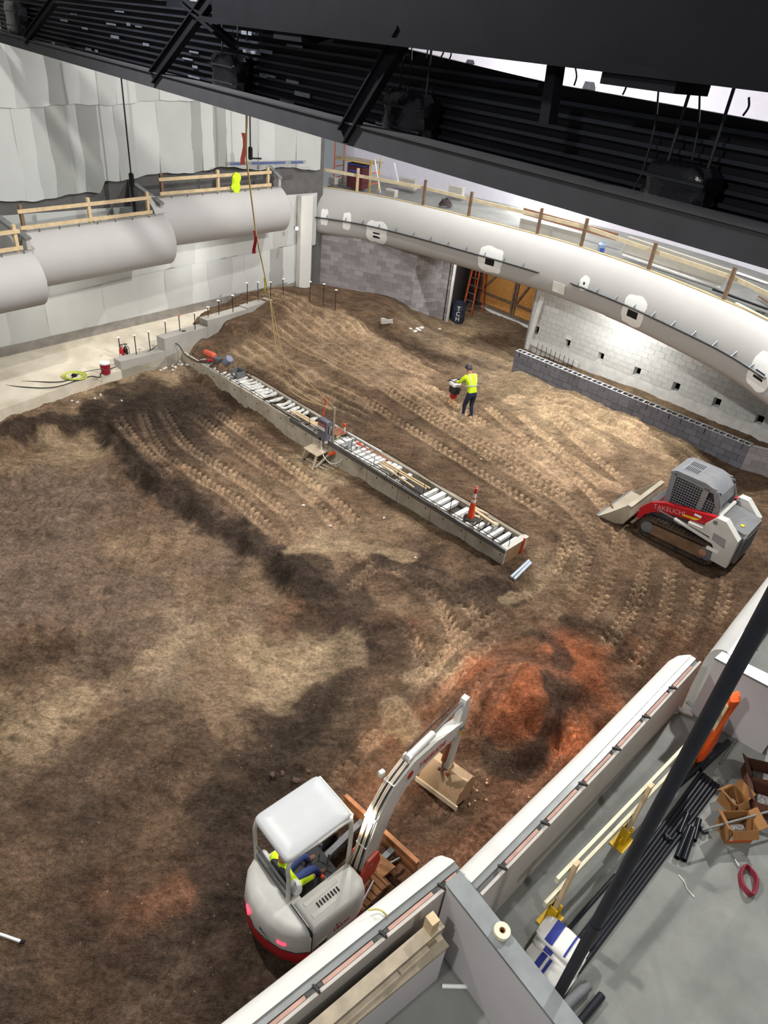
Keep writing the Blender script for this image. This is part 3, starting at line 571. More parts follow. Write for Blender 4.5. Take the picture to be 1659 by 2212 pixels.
# white form boards and bars behind the planter
wb = on(1138, 754, RW0+RWN*.35, RWN); wt = on(1172, 640, RW0+RWN*.35, RWN)
o = MB().beam(wb, wt, .16, .05, RWN).build('form_board', WHT, smooth=0); tag(o, 'tall white board leaning at the left end of the pale wall', 'board')
o = MB().beam(on(1148, 738, RW0+RWN*.3, RWN), on(1248, 788, RW0+RWN*.3, RWN), .05, .22, (0, 0, 1)).build('form_board', WHT, smooth=0); tag(o, 'low white board behind the left end of the planter', 'board')
for k in range(9):
    p = on(1160+k*9.5, 752+k*4.6, RW0+RWN*.5, RWN); o = MB().tube([p-(0, 0, .3), p+(0, 0, .22)], .012, 6).build('rebar_dowel', RUST); tag(o, 'upright steel bar behind the planter, %s from the tall white board' % ORD[k], 'rebar', 'bars behind the planter')

# ------------------------------------------------------------------ curved balcony
BT = [at(x, y, 4.7) for x, y in [(660,400),(795,420),(911,445),(1009,469),(1157,507),(1251,534),(1396,584),(1558,649),(1659,694)]]
BT.append(2*BT[-1]-BT[-2]+np.array([-.25, -.3, 0]))
BC = np.array(spline(BT, 10))
tan = np.gradient(BC, axis=0); tan[:, 2] = 0; tan /= np.linalg.norm(tan, axis=1)[:, None]; BN = np.stack([tan[:, 1], -tan[:, 0], 0*tan[:, 0]], 1)   # towards the hall
BS = np.concatenate([[0], np.cumsum(np.linalg.norm(np.diff(BC, axis=0), axis=1))])
PROF = [(-.06, 4.69), (.0, 4.70), (.12, 4.66), (.28, 4.55), (.42, 4.38), (.53, 4.15), (.60, 3.88), (.63, 3.6), (.62, 3.35), (.57, 3.15), (.48, 3.02), (.36, 2.96)]
def bal(s, z, off=0.0):
    i = np.interp(s, BS, np.arange(len(BS))); a = int(min(i, len(BS)-2)); f = i-a; c = BC[a]*(1-f)+BC[a+1]*f; n = unit(BN[a]*(1-f)+BN[a+1]*f)
    o = np.interp(-z, [-p[1] for p in PROF[1:]], [p[0] for p in PROF[1:]]); p = c+n*(o+off); return np.array([p[0], p[1], z])
def baln(s, z):
    e = .02; a = bal(s+e, z)-bal(s-e, z); b = bal(s, z+e)-bal(s, z-e); n = unit(np.cross(a, b)); c = BN[int(np.interp(s, BS, np.arange(len(BS))))]; return n if n.dot(c) > 0 else -n
_gs = np.linspace(.02, BS[-1]-.05, 300); _gz = np.linspace(3.0, 4.68, 60); _gp = np.array([[bal(s, z) for z in _gz] for s in _gs]); _gq = proj(_gp.reshape(-1, 3)).reshape(300, 60, 2)
def bal_px(x, y):
    d = (_gq[..., 0]-x)**2+(_gq[..., 1]-y)**2; i, j = np.unravel_index(np.argmin(d), d.shape); return float(_gs[i]), float(_gz[j])
broot = thing('balcony', 'long curved grey plaster balcony front over the block walls', 'balcony'); broot['kind'] = 'structure'
rings = []
for c, n in zip(BC, BN):
    rings.append([np.array([*(c+n*o)[:2], z]) for o, z in PROF]+[np.array([*(c-n*3.2)[:2], 2.96]), np.array([*(c-n*3.2)[:2], 3.2]), np.array([*(c-n*.16)[:2], 3.2])])
MB().loft([r[::-1] for r in rings]).build('front', PLAST, broot, 40)
frp = MB(); P = []
for c, n in zip(BC, BN): P.append([np.array([*(c-n*d)[:2], z]) for d, z in ((.12, 3.85), (2.2, 3.9), (2.25, 4.2), (6.3, 4.3))])
frp.sheet(P, (0, 0, -.12)); frp.build('floor_slab', SLAB, broot, 20)
MB().sheet([[np.array([*(c-n*.03)[:2], 4.70]), np.array([*(c-n*.14)[:2], 4.70])] for c, n in zip(BC, BN)], (0, 0, .03)).build('sill_board', mat('kerb_timber', (186, 168, 128), .8), broot)
MB().sheet([[np.array([*(c-n*.13)[:2], 3.8]), np.array([*(c-n*.13)[:2], 4.70])] for c, n in zip(BC, BN)], BN[20]*.02).build('inner_face', mat('inner_board', (178, 172, 160), .85), broot)
# lighting ledge with its brackets
def ledge(xs, root):
    ss = [bal_px(x, y) for x, y in xs]; zz = np.mean([z for _, z in ss]); s = np.linspace(ss[0][0], ss[-1][0], 40)
    MB().sheet([[bal(a, zz, .0), bal(a, zz, .13)] for a in s], (0, 0, .02)).build('ledge_strip', STEEL, root)
    MB().tube([bal(a, zz+.01, .13) for a in s], .016, 6).build('ledge_rail', PIPE, root)
    for a in np.arange(ss[0][0]+.3, ss[-1][0], .85):
        p = bal(a, zz+.02, .0); q = bal(a, zz+.02, .13); t = bal(a, zz+.17, -.0)
        MB().prism([p, q, t], unit(bal(a+.1, zz)-bal(a, zz))*.015).build('bracket', STEEL, root, 0)
    return zz
ledge([(647,462),(745,478),(839,497),(940,521),(1027,546),(1106,572),(1164,593)], broot); ledge([(1233,616),(1313,645),(1385,674),(1493,721),(1565,757),(1659,808)], broot)
def patch(x, y, w, h, hole=None, round_=False):
    s0, z0 = bal_px(x, y); n, k = 11, 9; P = []
    for i in range(n):
        a = -1+2*i/(n-1); row = []
        for j in range(k):
            b = -1+2*j/(k-1)
            e = min(1.0, 1/max(1e-6, (abs(a)**4+abs(b)**4)**.25)) if not round_ else min(1.0, max(abs(a), abs(b))/max(1e-6, math.hypot(a, b)))
            s, z = s0+a*w/2*e*(1+.04*math.sin(7*b+x)), z0+b*h/2*e*(1+.05*math.sin(5*a+y)); z = min(4.6, max(3.0, z)); row.append(bal(s, z)+baln(s, z)*.012)
        P.append(row)
    m = MB().sheet(P, -baln(s0, z0)*.02).build('plaster_patch', PATCH, broot, label='bright white patch of fresh plaster')
    if hole:
        hw, hh, dz = hole; q = []
        for a in (-1, 1): q.append([bal(s0+a*hw/2, z0+dz+c*hh/2)+baln(s0, z0)*.018 for c in (-1, 1)])
        MB().sheet(q, -baln(s0, z0)*.03).build('opening', DARK, m, 0, label='dark square opening')
for a in ((655,462,.5,.5,None),(700,470,.32,.62,None),(749,478,.38,.66,None),(815,502,1.05,.85,(.36,.22,-.12)),(1057,562,1.05,.9,(.4,.22,-.08)),(1367,673,.95,.95,(.45,.22,-.1)),(1645,805,.9,1.0,(.4,.22,-.1))): patch(*a)
patch(1262, 613, .42, .5, (.07, .08, 0), True)
s0, z0 = bal_px(1208, 621); tl = MB()
o = MB().sheet([[bal(s0-.28, z0+.16, .03), bal(s0-.28, z0-.2, .03)], [bal(s0+.28, z0+.16, .03), bal(s0+.28, z0-.2, .03)]], baln(s0, z0)*.015).build('access_panel', WHT, broot, 0, label='bright white rectangular access panel')
# timber guard rail along the balcony
gr = thing('guard_rail', 'long timber guard rail along the curved balcony edge', 'guard rail')
posts = [(676,398,1.0),(771,413,.9),(914,445,.95),(1017,470,.9),(1162,507,.9),(1256,535,.95),(1399,587,.85),(1563,650,.95)]
ps = []
for x, y, h in posts:
    d = [(np.hypot(*(proj(c-n*.1+(0, 0, .0))[0]-(x, y))), i) for i, (c, n) in enumerate(zip(BC, BN))]; i = min(d)[1]
    p = BC[i]-BN[i]*.09; ps.append((p, BN[i], h)); MB().beam((p[0], p[1], 4.68), (p[0], p[1], 4.7+h), .09, .09, BN[i]).build('post', WOODB if x > 800 else WOOD, gr, 0)
for k in range(len(ps)-1):
    (p, n, h), (q, m, g) = ps[k], ps[k+1]
    MB().beam((p[0]-n[0]*.07, p[1]-n[1]*.07, 4.7+h*.68), (q[0]-m[0]*.07, q[1]-m[1]*.07, 4.7+g*.68), .04, .12).build('rail', mat('rail_timber', (206, 192, 160), .8, vary=.12, scale=5), gr, 0)
(q, m, g) = ps[-1]; MB().beam((q[0]-m[0]*.07, q[1]-m[1]*.07, 4.7+g*.68), (10.9, 16.2, 5.3), .04, .12).build('rail', mat('rail_timber', (218, 200, 160)), gr, 0)
(p, n, h) = ps[0]; MB().beam((p[0], p[1], 5.3), (-6.1, 30.6, 5.45), .04, .12).build('rail', mat('rail_timber', (218, 200, 160)), gr, 0)
# high wall behind the balcony
P = []
for c, n in zip(BC, BN): P.append([np.array([*(c-n*6.2)[:2], z]) for z in (3.5, 14)])
struct(MB().sheet(P, -BN[20]*.2).build('wall_upper_back', LAV, smooth=40), 'pale lavender wall high behind the balcony')

# ------------------------------------------------------------------ opera boxes on the left
BPRO = [(0, 0), (.06, .16), (.14, .31), (.28, .46), (.46, .55), (.66, .54), (.82, .46), (.93, .34), (1, .2)]
PIPEG = mat('grey_pipe', (120, 118, 112), .5, .5)
def opera_box(P0, P1, zt, zb, depth, label, rail_label, nposts, ext=0.0):
    P0, P1 = V3((*P0, 0)), V3((*P1, 0)); d = unit(P1-P0); n = np.array([d[1], -d[0], 0]); P0 = P0-d*ext; L = np.linalg.norm(P1-P0)
    r = thing('opera_box', label, 'balcony', group='curved boxes on the side wall'); r['kind'] = 'structure'
    poly = [P0+n*o+(0, 0, zt-(zt-zb)*f) for f, o in BPRO]+[P0-n*depth+(0, 0, zb), P0-n*depth+(0, 0, zb+.25), P0-n*.12+(0, 0, zb+.3), P0-n*.12+(0, 0, zt)]
    MB().prism(poly, d*L).build('front', PLAST, r, 35)
    MB().par(P0-n*depth+(0, 0, zb+.3), d*L, n*(depth-.12), (0, 0, .28)).build('floor_slab', SLAB, r, 0)
    MB().prism([P1-n*depth+(0, 0, zb+.5), P1-n*.15+(0, 0, zb+.5), P1-n*.15+(0, 0, zt+.28), P1-n*depth+(0, 0, zt+.72)], d*.12).build('side_wall', mat('side_wall_grey', (172, 168, 164), .8), r, 0)
    MB().par(P1-n*depth-d*.03+(0, 0, zt+.72), d*.18, n*(depth-.12)-np.array([0, 0, .44]), (0, 0, .05)).build('side_cap', STEEL, r, 0)
    MB().tube([P0+n*.05+(0, 0, zt+.06), P1+n*.05+(0, 0, zt+.06)], .012, 6).build('cable_rail', PIPEG, r)
    for s in np.arange(.3, L, .62): MB().beam(P0+d*s+n*.03+(0, 0, zt-.06), P0+d*s+n*.03+(0, 0, zt+.08), .02, .03).build('bracket', PIPEG, r, 0)
    g = thing('guard_rail', rail_label, 'guard rail'); a0 = L*.12 if not ext else ext+.15; a1 = L*.9
    for k in range(nposts):
        s = a0+(a1-a0)*k/(nposts-1); p = P0+d*s-n*.1; MB().beam(p+(0, 0, zt-.3), p+(0, 0, zt+.72), .09, .09, n).build('post', WOODB if k == 0 and nposts > 2 else WOOD, g, 0)
    for z in (.12, .55): MB().beam(P0+d*(a0-.12)-n*.05+(0, 0, zt+z), P0+d*(a1+.12)-n*.05+(0, 0, zt+z), .04, .1).build('rail', WOOD, g, 0)
    return r, d, n, P1
o1 = opera_box((-8.5, 24.25), (-5.26, 28.4), 5.05, 3.55, 1.0, 'curved grey plaster box nearest the far corner', 'timber guard rail with a lime rag hung on it', 3, .5)
o2 = opera_box((-10.95, 19.76), (-8.26, 23.78), 4.65, 3.15, 1.8, 'curved grey plaster box in the middle of the side wall', 'timber guard rail in front of heaped grey cables', 3, .4)
o3 = opera_box((-12.0, 16.5), (-10.36, 19.0), 4.4, 3.0, 2.2, 'curved grey plaster box cut off by the left edge', 'timber guard rail of the box at the left edge', 2)
# corner pilaster with a lit lamp
pp = at(632, 625, .9); o = MB().par(Wp(12.15, .9, .12), WD*.6, WN*.25, (0, 0, 3.7)).build('pilaster', PLASTW, smooth=0); tag(o, 'white pilaster in the corner behind the lit lamp', 'pilaster')
lp = on(637, 492, Wp(12.2, 3, .75), WN)
lr = thing('wall_lamp', 'small lit round lamp in the white corner', 'lamp', lp)
MB().lathe([(.05, 0), (.07, .02), (.07, .1)], (0, 0, 0), (WN[0], WN[1], 0), 12).build('housing', GREYM, lr)
MB().ball(WN*.12, .07).build('bulb', mat('lit_bulb', (255, 250, 240), emit=((255, 248, 235), 14)), lr)
point_lamp('corner_lamp_light', lp+WN*.25, 18, .08)

# ------------------------------------------------------------------ roof truss, dark deck, hanging gear
TL = at(0, 92, 9.1); TRr = at(1659, 582, 9.1); TD = unit([*(TRr-TL)[:2], 0]); TN = np.array([TD[1], -TD[0], 0])   # TN towards the camera side
if TN.dot(CPOS-TL) < 0: TN = -TN
def onT(x, y, off=0.0): return on(x, y, TL-TN*off, TN)
tr = thing('roof_truss', 'black steel roof truss crossing the top of the hall', 'truss'); tr['kind'] = 'structure'
e0, e1 = TL-TD*1.9, TRr+TD*7
MB().par(e0-TN*.2, e1-e0, TN*.2, (0, 0, .2)).par(e0-TN*.23+(0, 0, .2), e1-e0, TN*.25, (0, 0, .02)).build('bottom_chord', mat('chord_steel', (52, 52, 55), .6, .2, vary=.12), tr, 0)
g0 = onT(500, 0); gz = 10.045
gs = (g0-TL)@TD
G0 = TL+TD*(gs-.5); MB().par((*(G0-TN*.03)[:2], gz+.05), e1-G0, TN*.06, (0, 0, 1.1)).par((*(G0-TN*.22)[:2], gz), e1-G0, TN*.44, (0, 0, .06)).build('top_girder', BLK, tr, 0)
for x, y in ((655, 52), (1415, 175)):
    p = onT(x, y); p = V3((p[0], p[1], gz)); MB().par(p-TD*.3-TN*.2-(0, 0, .07), TD*.6, TN*.4, (0, 0, .07)).build('splice_plate', BLK, tr, 0)
for a, c, w in (((330, 165), (455, -8), .16), ((742, 292), (872, 72), .16), ((55, 85), (120, -5), .14), ((395, 0), (505, 95), .07), ((1420, 540), (1540, 150), .0)):
    if w:
        p, q = onT(*a), onT(*c); sd = unit(np.cross(q-p, TN))
        for s in (-1, 1): MB().par(p+sd*s*w*.5-TN*.05, q-p, sd*.02, TN*.1).build('web_angle', BLK, tr, 0)
        MB().par(p-sd*w*.5-TN*.01, q-p, sd*w, TN*.02).build('web_plate', BLK, tr, 0)
MB().beam(onT(1183, 268), onT(1203, 130), .1, .1, TD).build('hanger_post', BLK, tr, 0)
dk = thing('dark_deck', 'black ribbed metal decking behind the roof truss', 'decking'); dk['kind'] = 'structure'
DO = .6
tp = [onT(x, y, DO) for x, y in ((-200, -84), (480, 12), (645, 52), (870, 104), (1200, 182), (1659, 264), (2100, 345))]
bp = [onT(x, .295*x+80, DO) for x in (-200, 480, 645, 870, 1200, 1659, 2100)]
MB().sheet([[a, b] for a, b in zip(bp, tp)], TN*-.08).build('deck_sheet', BLKD, dk, 0)
_sb = [float((p-TL)@TD) for p in bp]; _st = [float((p-TL)@TD) for p in tp]
for k in range(17):
    z = 8.74+k*.095; ss = [q for q in np.linspace(_st[0], _st[-1], 120) if np.interp(q, _sb, [p[2] for p in bp])+.03 < z < np.interp(q, _st, [p[2] for p in tp])-.03]
    if len(ss) > 1:
        pt = lambda q: np.array([*(TL-TN*(DO-.03)+TD*q)[:2], z]); MB().beam(pt(ss[0]), pt(ss[-1]), .06, .03).build('deck_rib', mat('deck_rib_steel', (40, 42, 50), .45, .4, vary=.4, scale=.7), dk, 0)
GLINT = mat('glint_grey', (118, 124, 134), .35, .5, vary=.3)  # pale grey strips added as painted glints on the dark decking
for k in range(34):
    x = RNG.uniform(20, 640); y = RNG.uniform(.10*x, .27*x+70); p = onT(x, y, DO-.08); l = RNG.uniform(.15, .5)
    MB().par(p, TD*l, (0, 0, RNG.uniform(.015, .05)), TN*.01).build('glint_strip', GLINT, dk, 0)
def wrapped(x0, x1, y0, y1, label):
    a, c = onT(x0, y0, .38), onT(x1, y1, .38); w = abs((c-a)@TD); h = abs(a[2]-onT(x0, y1, .38)[2]); cen = onT((x0+x1)/2, y1, .38)
    r = thing('wrapped_speaker', label, 'speaker', cen, math.atan2(TD[1], TD[0]), 'wrapped gear hung from the truss')
    rings = []
    for j, f in enumerate(np.linspace(0, 1, 9)):
        k = 1-.06*abs(math.sin(f*9))-(.2 if j in (0, 8) else 0); rings.append([np.array([w*.5*k*(1+.06*math.sin(5*t+j))*math.copysign(abs(math.cos(t))**.5, math.cos(t)), .16*k*math.copysign(abs(math.sin(t))**.5, math.sin(t)), h*f]) for t in np.linspace(0, 2*math.pi, 16, endpoint=False)])
    MB().loft(rings).build('plastic_wrap', BLKP, r, 30)
    for s in (-1, 1): MB().tube([(s*w*.3, 0, h*.95), (s*w*.28, .02, h+.9)], .012, 6).build('sling', CORD, r)
    for z in (.3, .7): MB().box(-w*.5, w*.5, -.172, -.162, h*z, h*z+.02).build('tape_band', PIPE, r, 0)
wrapped(838, 922, 200, 312, 'black plastic-wrapped speaker hung at the middle of the truss'); wrapped(1395, 1505, 350, 470, 'large black plastic-wrapped speaker at the right of the truss'); wrapped(470, 528, 120, 205, 'smaller black plastic-wrapped speaker left of the middle'); wrapped(22, 64, 8, 80, 'black plastic-wrapped speaker at the top left corner')
for k, (x, y, x2, y2) in enumerate(((535,10,533,90),(560,15,552,80),(890,85,880,200),(923,85,920,125),(960,95,952,125),(973,103,970,130),(1243,145,1240,185),(1352,165,1345,205),(1423,190,1400,330),(1512,190,1495,345),(1618,210,1605,250),(1400,330,1362,420))):
    p, q = onT(x, y, .4), onT(x2, y2, .4); o = MB().tube(spline([p, (p+q)/2+TD*.02, q], 4), .008, 5).build('hanging_cable', CORD)
    tag(o, 'thin black cable hung below the girder, %s from the left' % ORD[[0, 1, 2, 3, 4, 5, 6, 7, 9, 10, 11, 8][k]], 'cable', 'cables hanging from the girder')
for x, y in ((1010, 128), (1265, 175), (1362, 415)):
    p = onT(x, y, .7); o = MB().sheet([[p+TD*(.03*i+.012*math.sin(3*j+i))-(0, 0, .03*j*(1+.3*math.sin(5*i)))+TN*.02*math.sin(2*i+j) for j in range(4)] for i in range(5)], TN*.004).build('plastic_scrap', mat('clear_film', (222, 224, 228), .2, alpha=.75)); tag(o, {1010: 'clear plastic scrap on the deck edge near the middle', 1265: 'clear plastic scrap on the deck edge further right', 1362: 'twisted clear plastic scrap below a cable at the right'}[x], 'plastic')
# black pipe hangers standing over the boxes
for x, y, yb, lab in ((262, 170, 405, 'thin black pipe hanging from the truss over the middle box'), (540, 255, 345, 'thin black pipe hanging from the truss over the far box')):
    p = on(x, y, Wp(0, 0, 1.0), WN); zb = on(x+8, yb, Wp(0, 0, 1.0), WN)[2]
    r = thing('pipe_hanger', lab, 'pipe', (p[0], p[1], zb)); MB().tube([(0, 0, .3), (0, 0, 9.25-zb)], .025, 8).build('pipe', PIPE, r)
    MB().lathe([(.05, 0), (.08, .02), (.08, .38), (.05, .42)], n=10).build('wrapped_base', BLKP, r)
    if yb > 400: MB().tube([(0, 0, .05), (0, 0, -1.0)], .06, 8).build('lower_pipe', PIPE, r)
    else: MB().beam((0, 0, .05), (.35, .2, .05), .06, .05).build('clamp', PIPE, r)
# ------------------------------------------------------------------ near boxes: parapets, partitions, floor
FZ, PZ = 2.5, 3.5
CLIPM = mat('clip_steel', (70, 68, 66), .5, .5); PINK = mat('pink_filler', (178, 142, 128), .8, vary=.2, scale=8); TRK = mat('steel_track', (158, 160, 158), .35, .6, vary=.12, scale=5)
def parapet(pxs, label, ext0=0.0, ext1=0.0, tip=.18):
    pts = [at(x, y, 3.3) for x, y in pxs]; d0 = unit(pts[1]-pts[0]); d1 = unit(pts[-1]-pts[-2])
    pts = ([pts[0]-d0*ext0] if ext0 else [])+pts+([pts[-1]+d1*ext1] if ext1 else [])
    C = np.array([[p[0], p[1], 0] for p in pts]); t = np.gradient(C, axis=0); t /= np.linalg.norm(t, axis=1)[:, None]; N = np.stack([t[:, 1], -t[:, 0], 0*t[:, 0]], 1)
    r = thing('box_parapet', label, 'parapet', group='parapets of the near boxes'); r['kind'] = 'structure'
    sec = [(.22, 1.75), (.1, 1.85), (.02, 2.15), (0, 2.6), (0, 3.2), (.02, 3.34), (.07, 3.44), (.14, 3.49), (.22, PZ)]
    rings = [[c+n*o+(0, 0, z) for o, z in sec] for c, n in zip(C, N)]
    if not ext1:                                   # rounded end
        c, n, e = C[-1], N[-1], t[-1]
        for k_ in (.4, .7, .9, 1.0): rings.append([c+n*(.22-(.22-o)*max(.03, math.sqrt(1-k_*k_)))+e*tip*k_+(0, 0, z) for o, z in sec])
    MB().loft([x[::-1] for x in rings]).build('white_cap', PLASTW, r, 50)
    Cx = C.copy(); Cx[-1] = Cx[-1]+(0 if ext1 else 1)*t[-1]*tip
    f = lambda o0, o1, z0, z1: MB().loft([[c+n*o0+(0, 0, z0), c+n*o1+(0, 0, z0), c+n*o1+(0, 0, z1), c+n*o0+(0, 0, z1)] for c, n in zip(Cx, N)])
    f(.22, .285, 3.2, PZ-.02).build('steel_track', TRK, r, 0); f(.285, .335, 3.2, PZ-.06).build('track_groove', mat('groove_grey', (120, 119, 117), .6), r, 0); f(.335, .365, FZ, PZ-.02).build('inner_board', mat('inner_drywall', (186, 180, 172), .85, vary=.05), r, 0)
    L = np.concatenate([[0], np.cumsum(np.linalg.norm(np.diff(C, axis=0), axis=1))])
    g = lambda s: (np.array([np.interp(s, L, C[:, k]) for k in range(3)]), unit(np.array([np.interp(s, L, N[:, k]) for k in range(3)])))
    for s in np.arange(.35, L[-1]-.15, .72):
        (a, n), (b, m) = g(s+.08), g(min(s+.62, L[-1])); MB().beam(a+n*.31+(0, 0, PZ-.045), b+m*.31+(0, 0, PZ-.045), .035, .03).build('filler_strip', PINK, r, 0)
        a, n = g(s); MB().beam(a+n*.28+(0, 0, PZ-.03), a+n*.37+(0, 0, PZ+.03), .02, .03).build('clip', CLIPM, r, 0)
    return C, N
C1, N1 = parapet([(474, 2212), (700, 2036), (935, 1853)], 'white rounded parapet in front of the excavator', 2.5, 0, .06)
C2, N2 = parapet([(975, 1893), (1246, 1628), (1440, 1430)], 'white rounded parapet beside the orange clay heap')
C3, N3 = parapet([(1528, 1412), (1590, 1330), (1659, 1242)], 'white parapet running off the right edge behind the black pipe', 0, 2.5)
ppoly = [*(C1[0]+N1[0]*.34)[:2]], [*(C1[-1]+N1[-1]*.34)[:2]], [*(C2[0]+N2[0]*.34)[:2]], [*(C2[-1]+N2[-1]*.34)[:2]], [*(C3[0]+N3[0]*.34)[:2]], [*(C3[-1]+N3[-1]*.34)[:2]], [11, 7], [9, -1.5], [-1, -1.5]
o = MB().prism([(x, y, FZ-.3) for x, y in ppoly], (0, 0, .3)).build('floor_box', SLAB, smooth=0); struct(o, 'smooth grey concrete floor of the near boxes')
def partition(a, b, c, d, label, ztop=3.6):
    A, B, Cc, D = (at(*p, ztop) for p in (a, b, c, d)); r = thing('box_partition', label, 'partition', group='partitions of the near boxes'); r['kind'] = 'structure'
    dn = lambda p, z: np.array([p[0], p[1], z]); cen = (A+B+Cc+D)/4
    ins = [p+(cen-p)*.0+unit([*(cen-p)[:2], 0])*.03 for p in (A, B, Cc, D)]
    MB().prism([dn(p, FZ) for p in ins], (0, 0, ztop-.03-FZ)).build('drywall_panel', DRY, r, 0)
    MB().prism([dn(p, ztop-.03) for p in (A, B, Cc, D)], (0, 0, .03)).build('steel_cap', mat('cap_steel', (142, 146, 146), .45, .4, vary=.15, scale=4), r, 0)
partition((962, 1908), (995, 1881), (1300, 2262), (1260, 2290), 'white partition with a grey steel cap carrying a tape roll')
partition((1544, 1421), (1560, 1407), (1740, 1494), (1724, 1516), 'white partition behind the orange cloth')
# second row riser and rail in the left box
r = thing('seat_riser', 'pale riser wall with a grey timber cap in the lower left box', 'riser'); r['kind'] = 'structure'
a, b = at(957, 2031, 3.2), at(640, 2290, 3.2); d = unit([*(b-a)[:2], 0]); n = np.array([-d[1], d[0], 0]); n = n if n[0] > 0 else -n
MB().par((a[0], a[1], FZ-.02), (*(b-a)[:2], 0), n*.06, (0, 0, .72)).build('panel', DRY, r, 0); MB().par((*(a-n*.09)[:2], 3.2), (*(b-a)[:2], 0), n*.17, (0, 0, .04)).build('cap_board', WOODG, r, 0)
r = thing('plank_rail', 'weathered grey plank rail on a short timber post', 'guard rail')
a, b = at(950, 1990, 3.42), at(600, 2290, 3.42); MB().par((*(a-n*.05)[:2], 3.40), (*(b-a)[:2], 0), n*.12, (0, 0, .04)).build('plank', WOODG, r, 0)
MB().beam((*(a+d*.12)[:2], FZ), (*(a+d*.12)[:2], 3.62), .09, .1, n).build('post', WOOD, r, 0)
o = MB().tube(spline([at(795, 1966, 3.53), at(815, 1964, 3.53), at(830, 1972, 3.53), at(848, 1995, 3.35), at(860, 2018, 3.05), at(880, 2036, 2.75)], 6), .008, 6).build('yellow_cord', mat('yellow_cord', (196, 186, 96), .7)); tag(o, 'thin yellow cord hung over the lower left parapet', 'cord')
for k, (x, y, l) in enumerate(((1475, 1538, 'chipped stone offcut on the box floor by the parapet'), (1500, 1530, 'narrow grey offcut strip in the far corner of the box'))):
    p = at(x, y, FZ); o = MB().cbox(-.14, .14, -.05+.02*k, .05-.02*k, 0, .04, .012).build('offcut', CONC if not k else GREYM, None); o.location = p; o.rotation_euler = (0, 0, -.3-.5*k); tag(o, l, 'offcut')
p = at(955, 2130, FZ+.02); o = MB().tube([p, p+(.25, .02, 0)], .02, 8).build('white_offcut', WHT); tag(o, 'white offcut lying on the floor at the bottom edge', 'offcut')
p = at(842, 2080, FZ+.03); o = MB().beam(p, p+(.05, .3, 0), .06, .05).build('timber_offcut', WOODG, smooth=0); tag(o, 'grey timber offcut behind the lower left parapet', 'offcut')
# big black pipe standing near the camera
p = at(1190, 2176, FZ); r = thing('standing_pipe', 'thick black pipe standing upright close to the camera', 'pipe', p)
MB().tube([(0, 0, 0), (0, 0, 9.5)], .05, 20).build('pipe', mat('black_pipe_near', (27, 29, 36), .5, .1, vary=.25, scale=6), r); MB().lathe([(.11, 0), (.11, .015), (.075, .02), (.075, .1), (.06, .1)], n=20).build('floor_flange', PIPE, r)
MB().lathe([(.056, 1.55), (.056, 1.66), (.052, 1.66)], n=20).build('coupling', PIPE, r)
# temporary guard rail on yellow feet
gr = thing('temporary_rail', 'temporary timber guard rail on yellow feet in the near box', 'guard rail')
u0, u1 = at(1202, 1902, 3.45), at(1572, 1516, 3.45); l0, l1 = at(1176, 1954, 3.0), at(1540, 1574, 3.0); RT = mat('pale_rail_timber', (216, 210, 182), .8, vary=.1, scale=6)
MB().beam(u0, u1, .035, .085).build('top_rail', RT, gr, 0); MB().beam(l0, l1, .035, .085).build('mid_rail', RT, gr, 0)
rd = unit([*(u1-u0)[:2], 0]); rn = np.array([-rd[1], rd[0], 0])
for f in (.05, .43, .93):
    q = u0+(u1-u0)*f; q = V3((q[0], q[1], FZ))-rn*.05
    MB().beam(q+(0, 0, .12), q+rd*.03+(0, 0, 1.1), .08, .04, rn).build('post', WOOD, gr, 0)
    y = MB(); y.box(-.13, .13, -.09, .09, 0, .015); y.box(-.05, -.035, -.05, .05, .015, .3); y.box(.035, .05, -.05, .05, .015, .3); y.box(-.05, .05, .04, .055, .015, .3); y.box(-.13, -.05, -.01, .01, .015, .16); y.box(.05, .13, -.01, .01, .015, .16)
    o = y.build('yellow_foot', YEL, gr, 0); o.location = q; o.rotation_euler = (0, 0, math.atan2(rd[1], rd[0]))
# orange cloth on the last post
q = u0+(u1-u0)*.965; cl = []
for j, (z, w, t, dx) in enumerate(((3.72, .03, .03, 0), (3.70, .11, .07, .0), (3.60, .10, .07, .01), (3.48, .05, .05, .03), (3.30, .07, .05, .0), (3.05, .16, .06, -.03), (2.85, .21, .07, -.08), (2.68, .20, .07, -.12), (2.60, .14, .04, -.12))):
    cl.append([V3((q[0], q[1], 0))+rd*(dx+w*math.cos(a)*(1+.25*math.sin(4*a+.6*j)))+rn*(-.06+t*math.sin(a)*(1+.25*math.sin(3*a+2*j)))+(0, 0, z) for a in np.linspace(0, 2*math.pi, 18, endpoint=False)])
o = MB().loft(cl[::-1]).build('orange_vest', mat('orange_cloth', (238, 96, 30), .8, vary=.12, scale=9, bump=.3, bscale=14), None, 60); tag(o, 'bright orange safety vest draped over the guard rail post', 'vest')
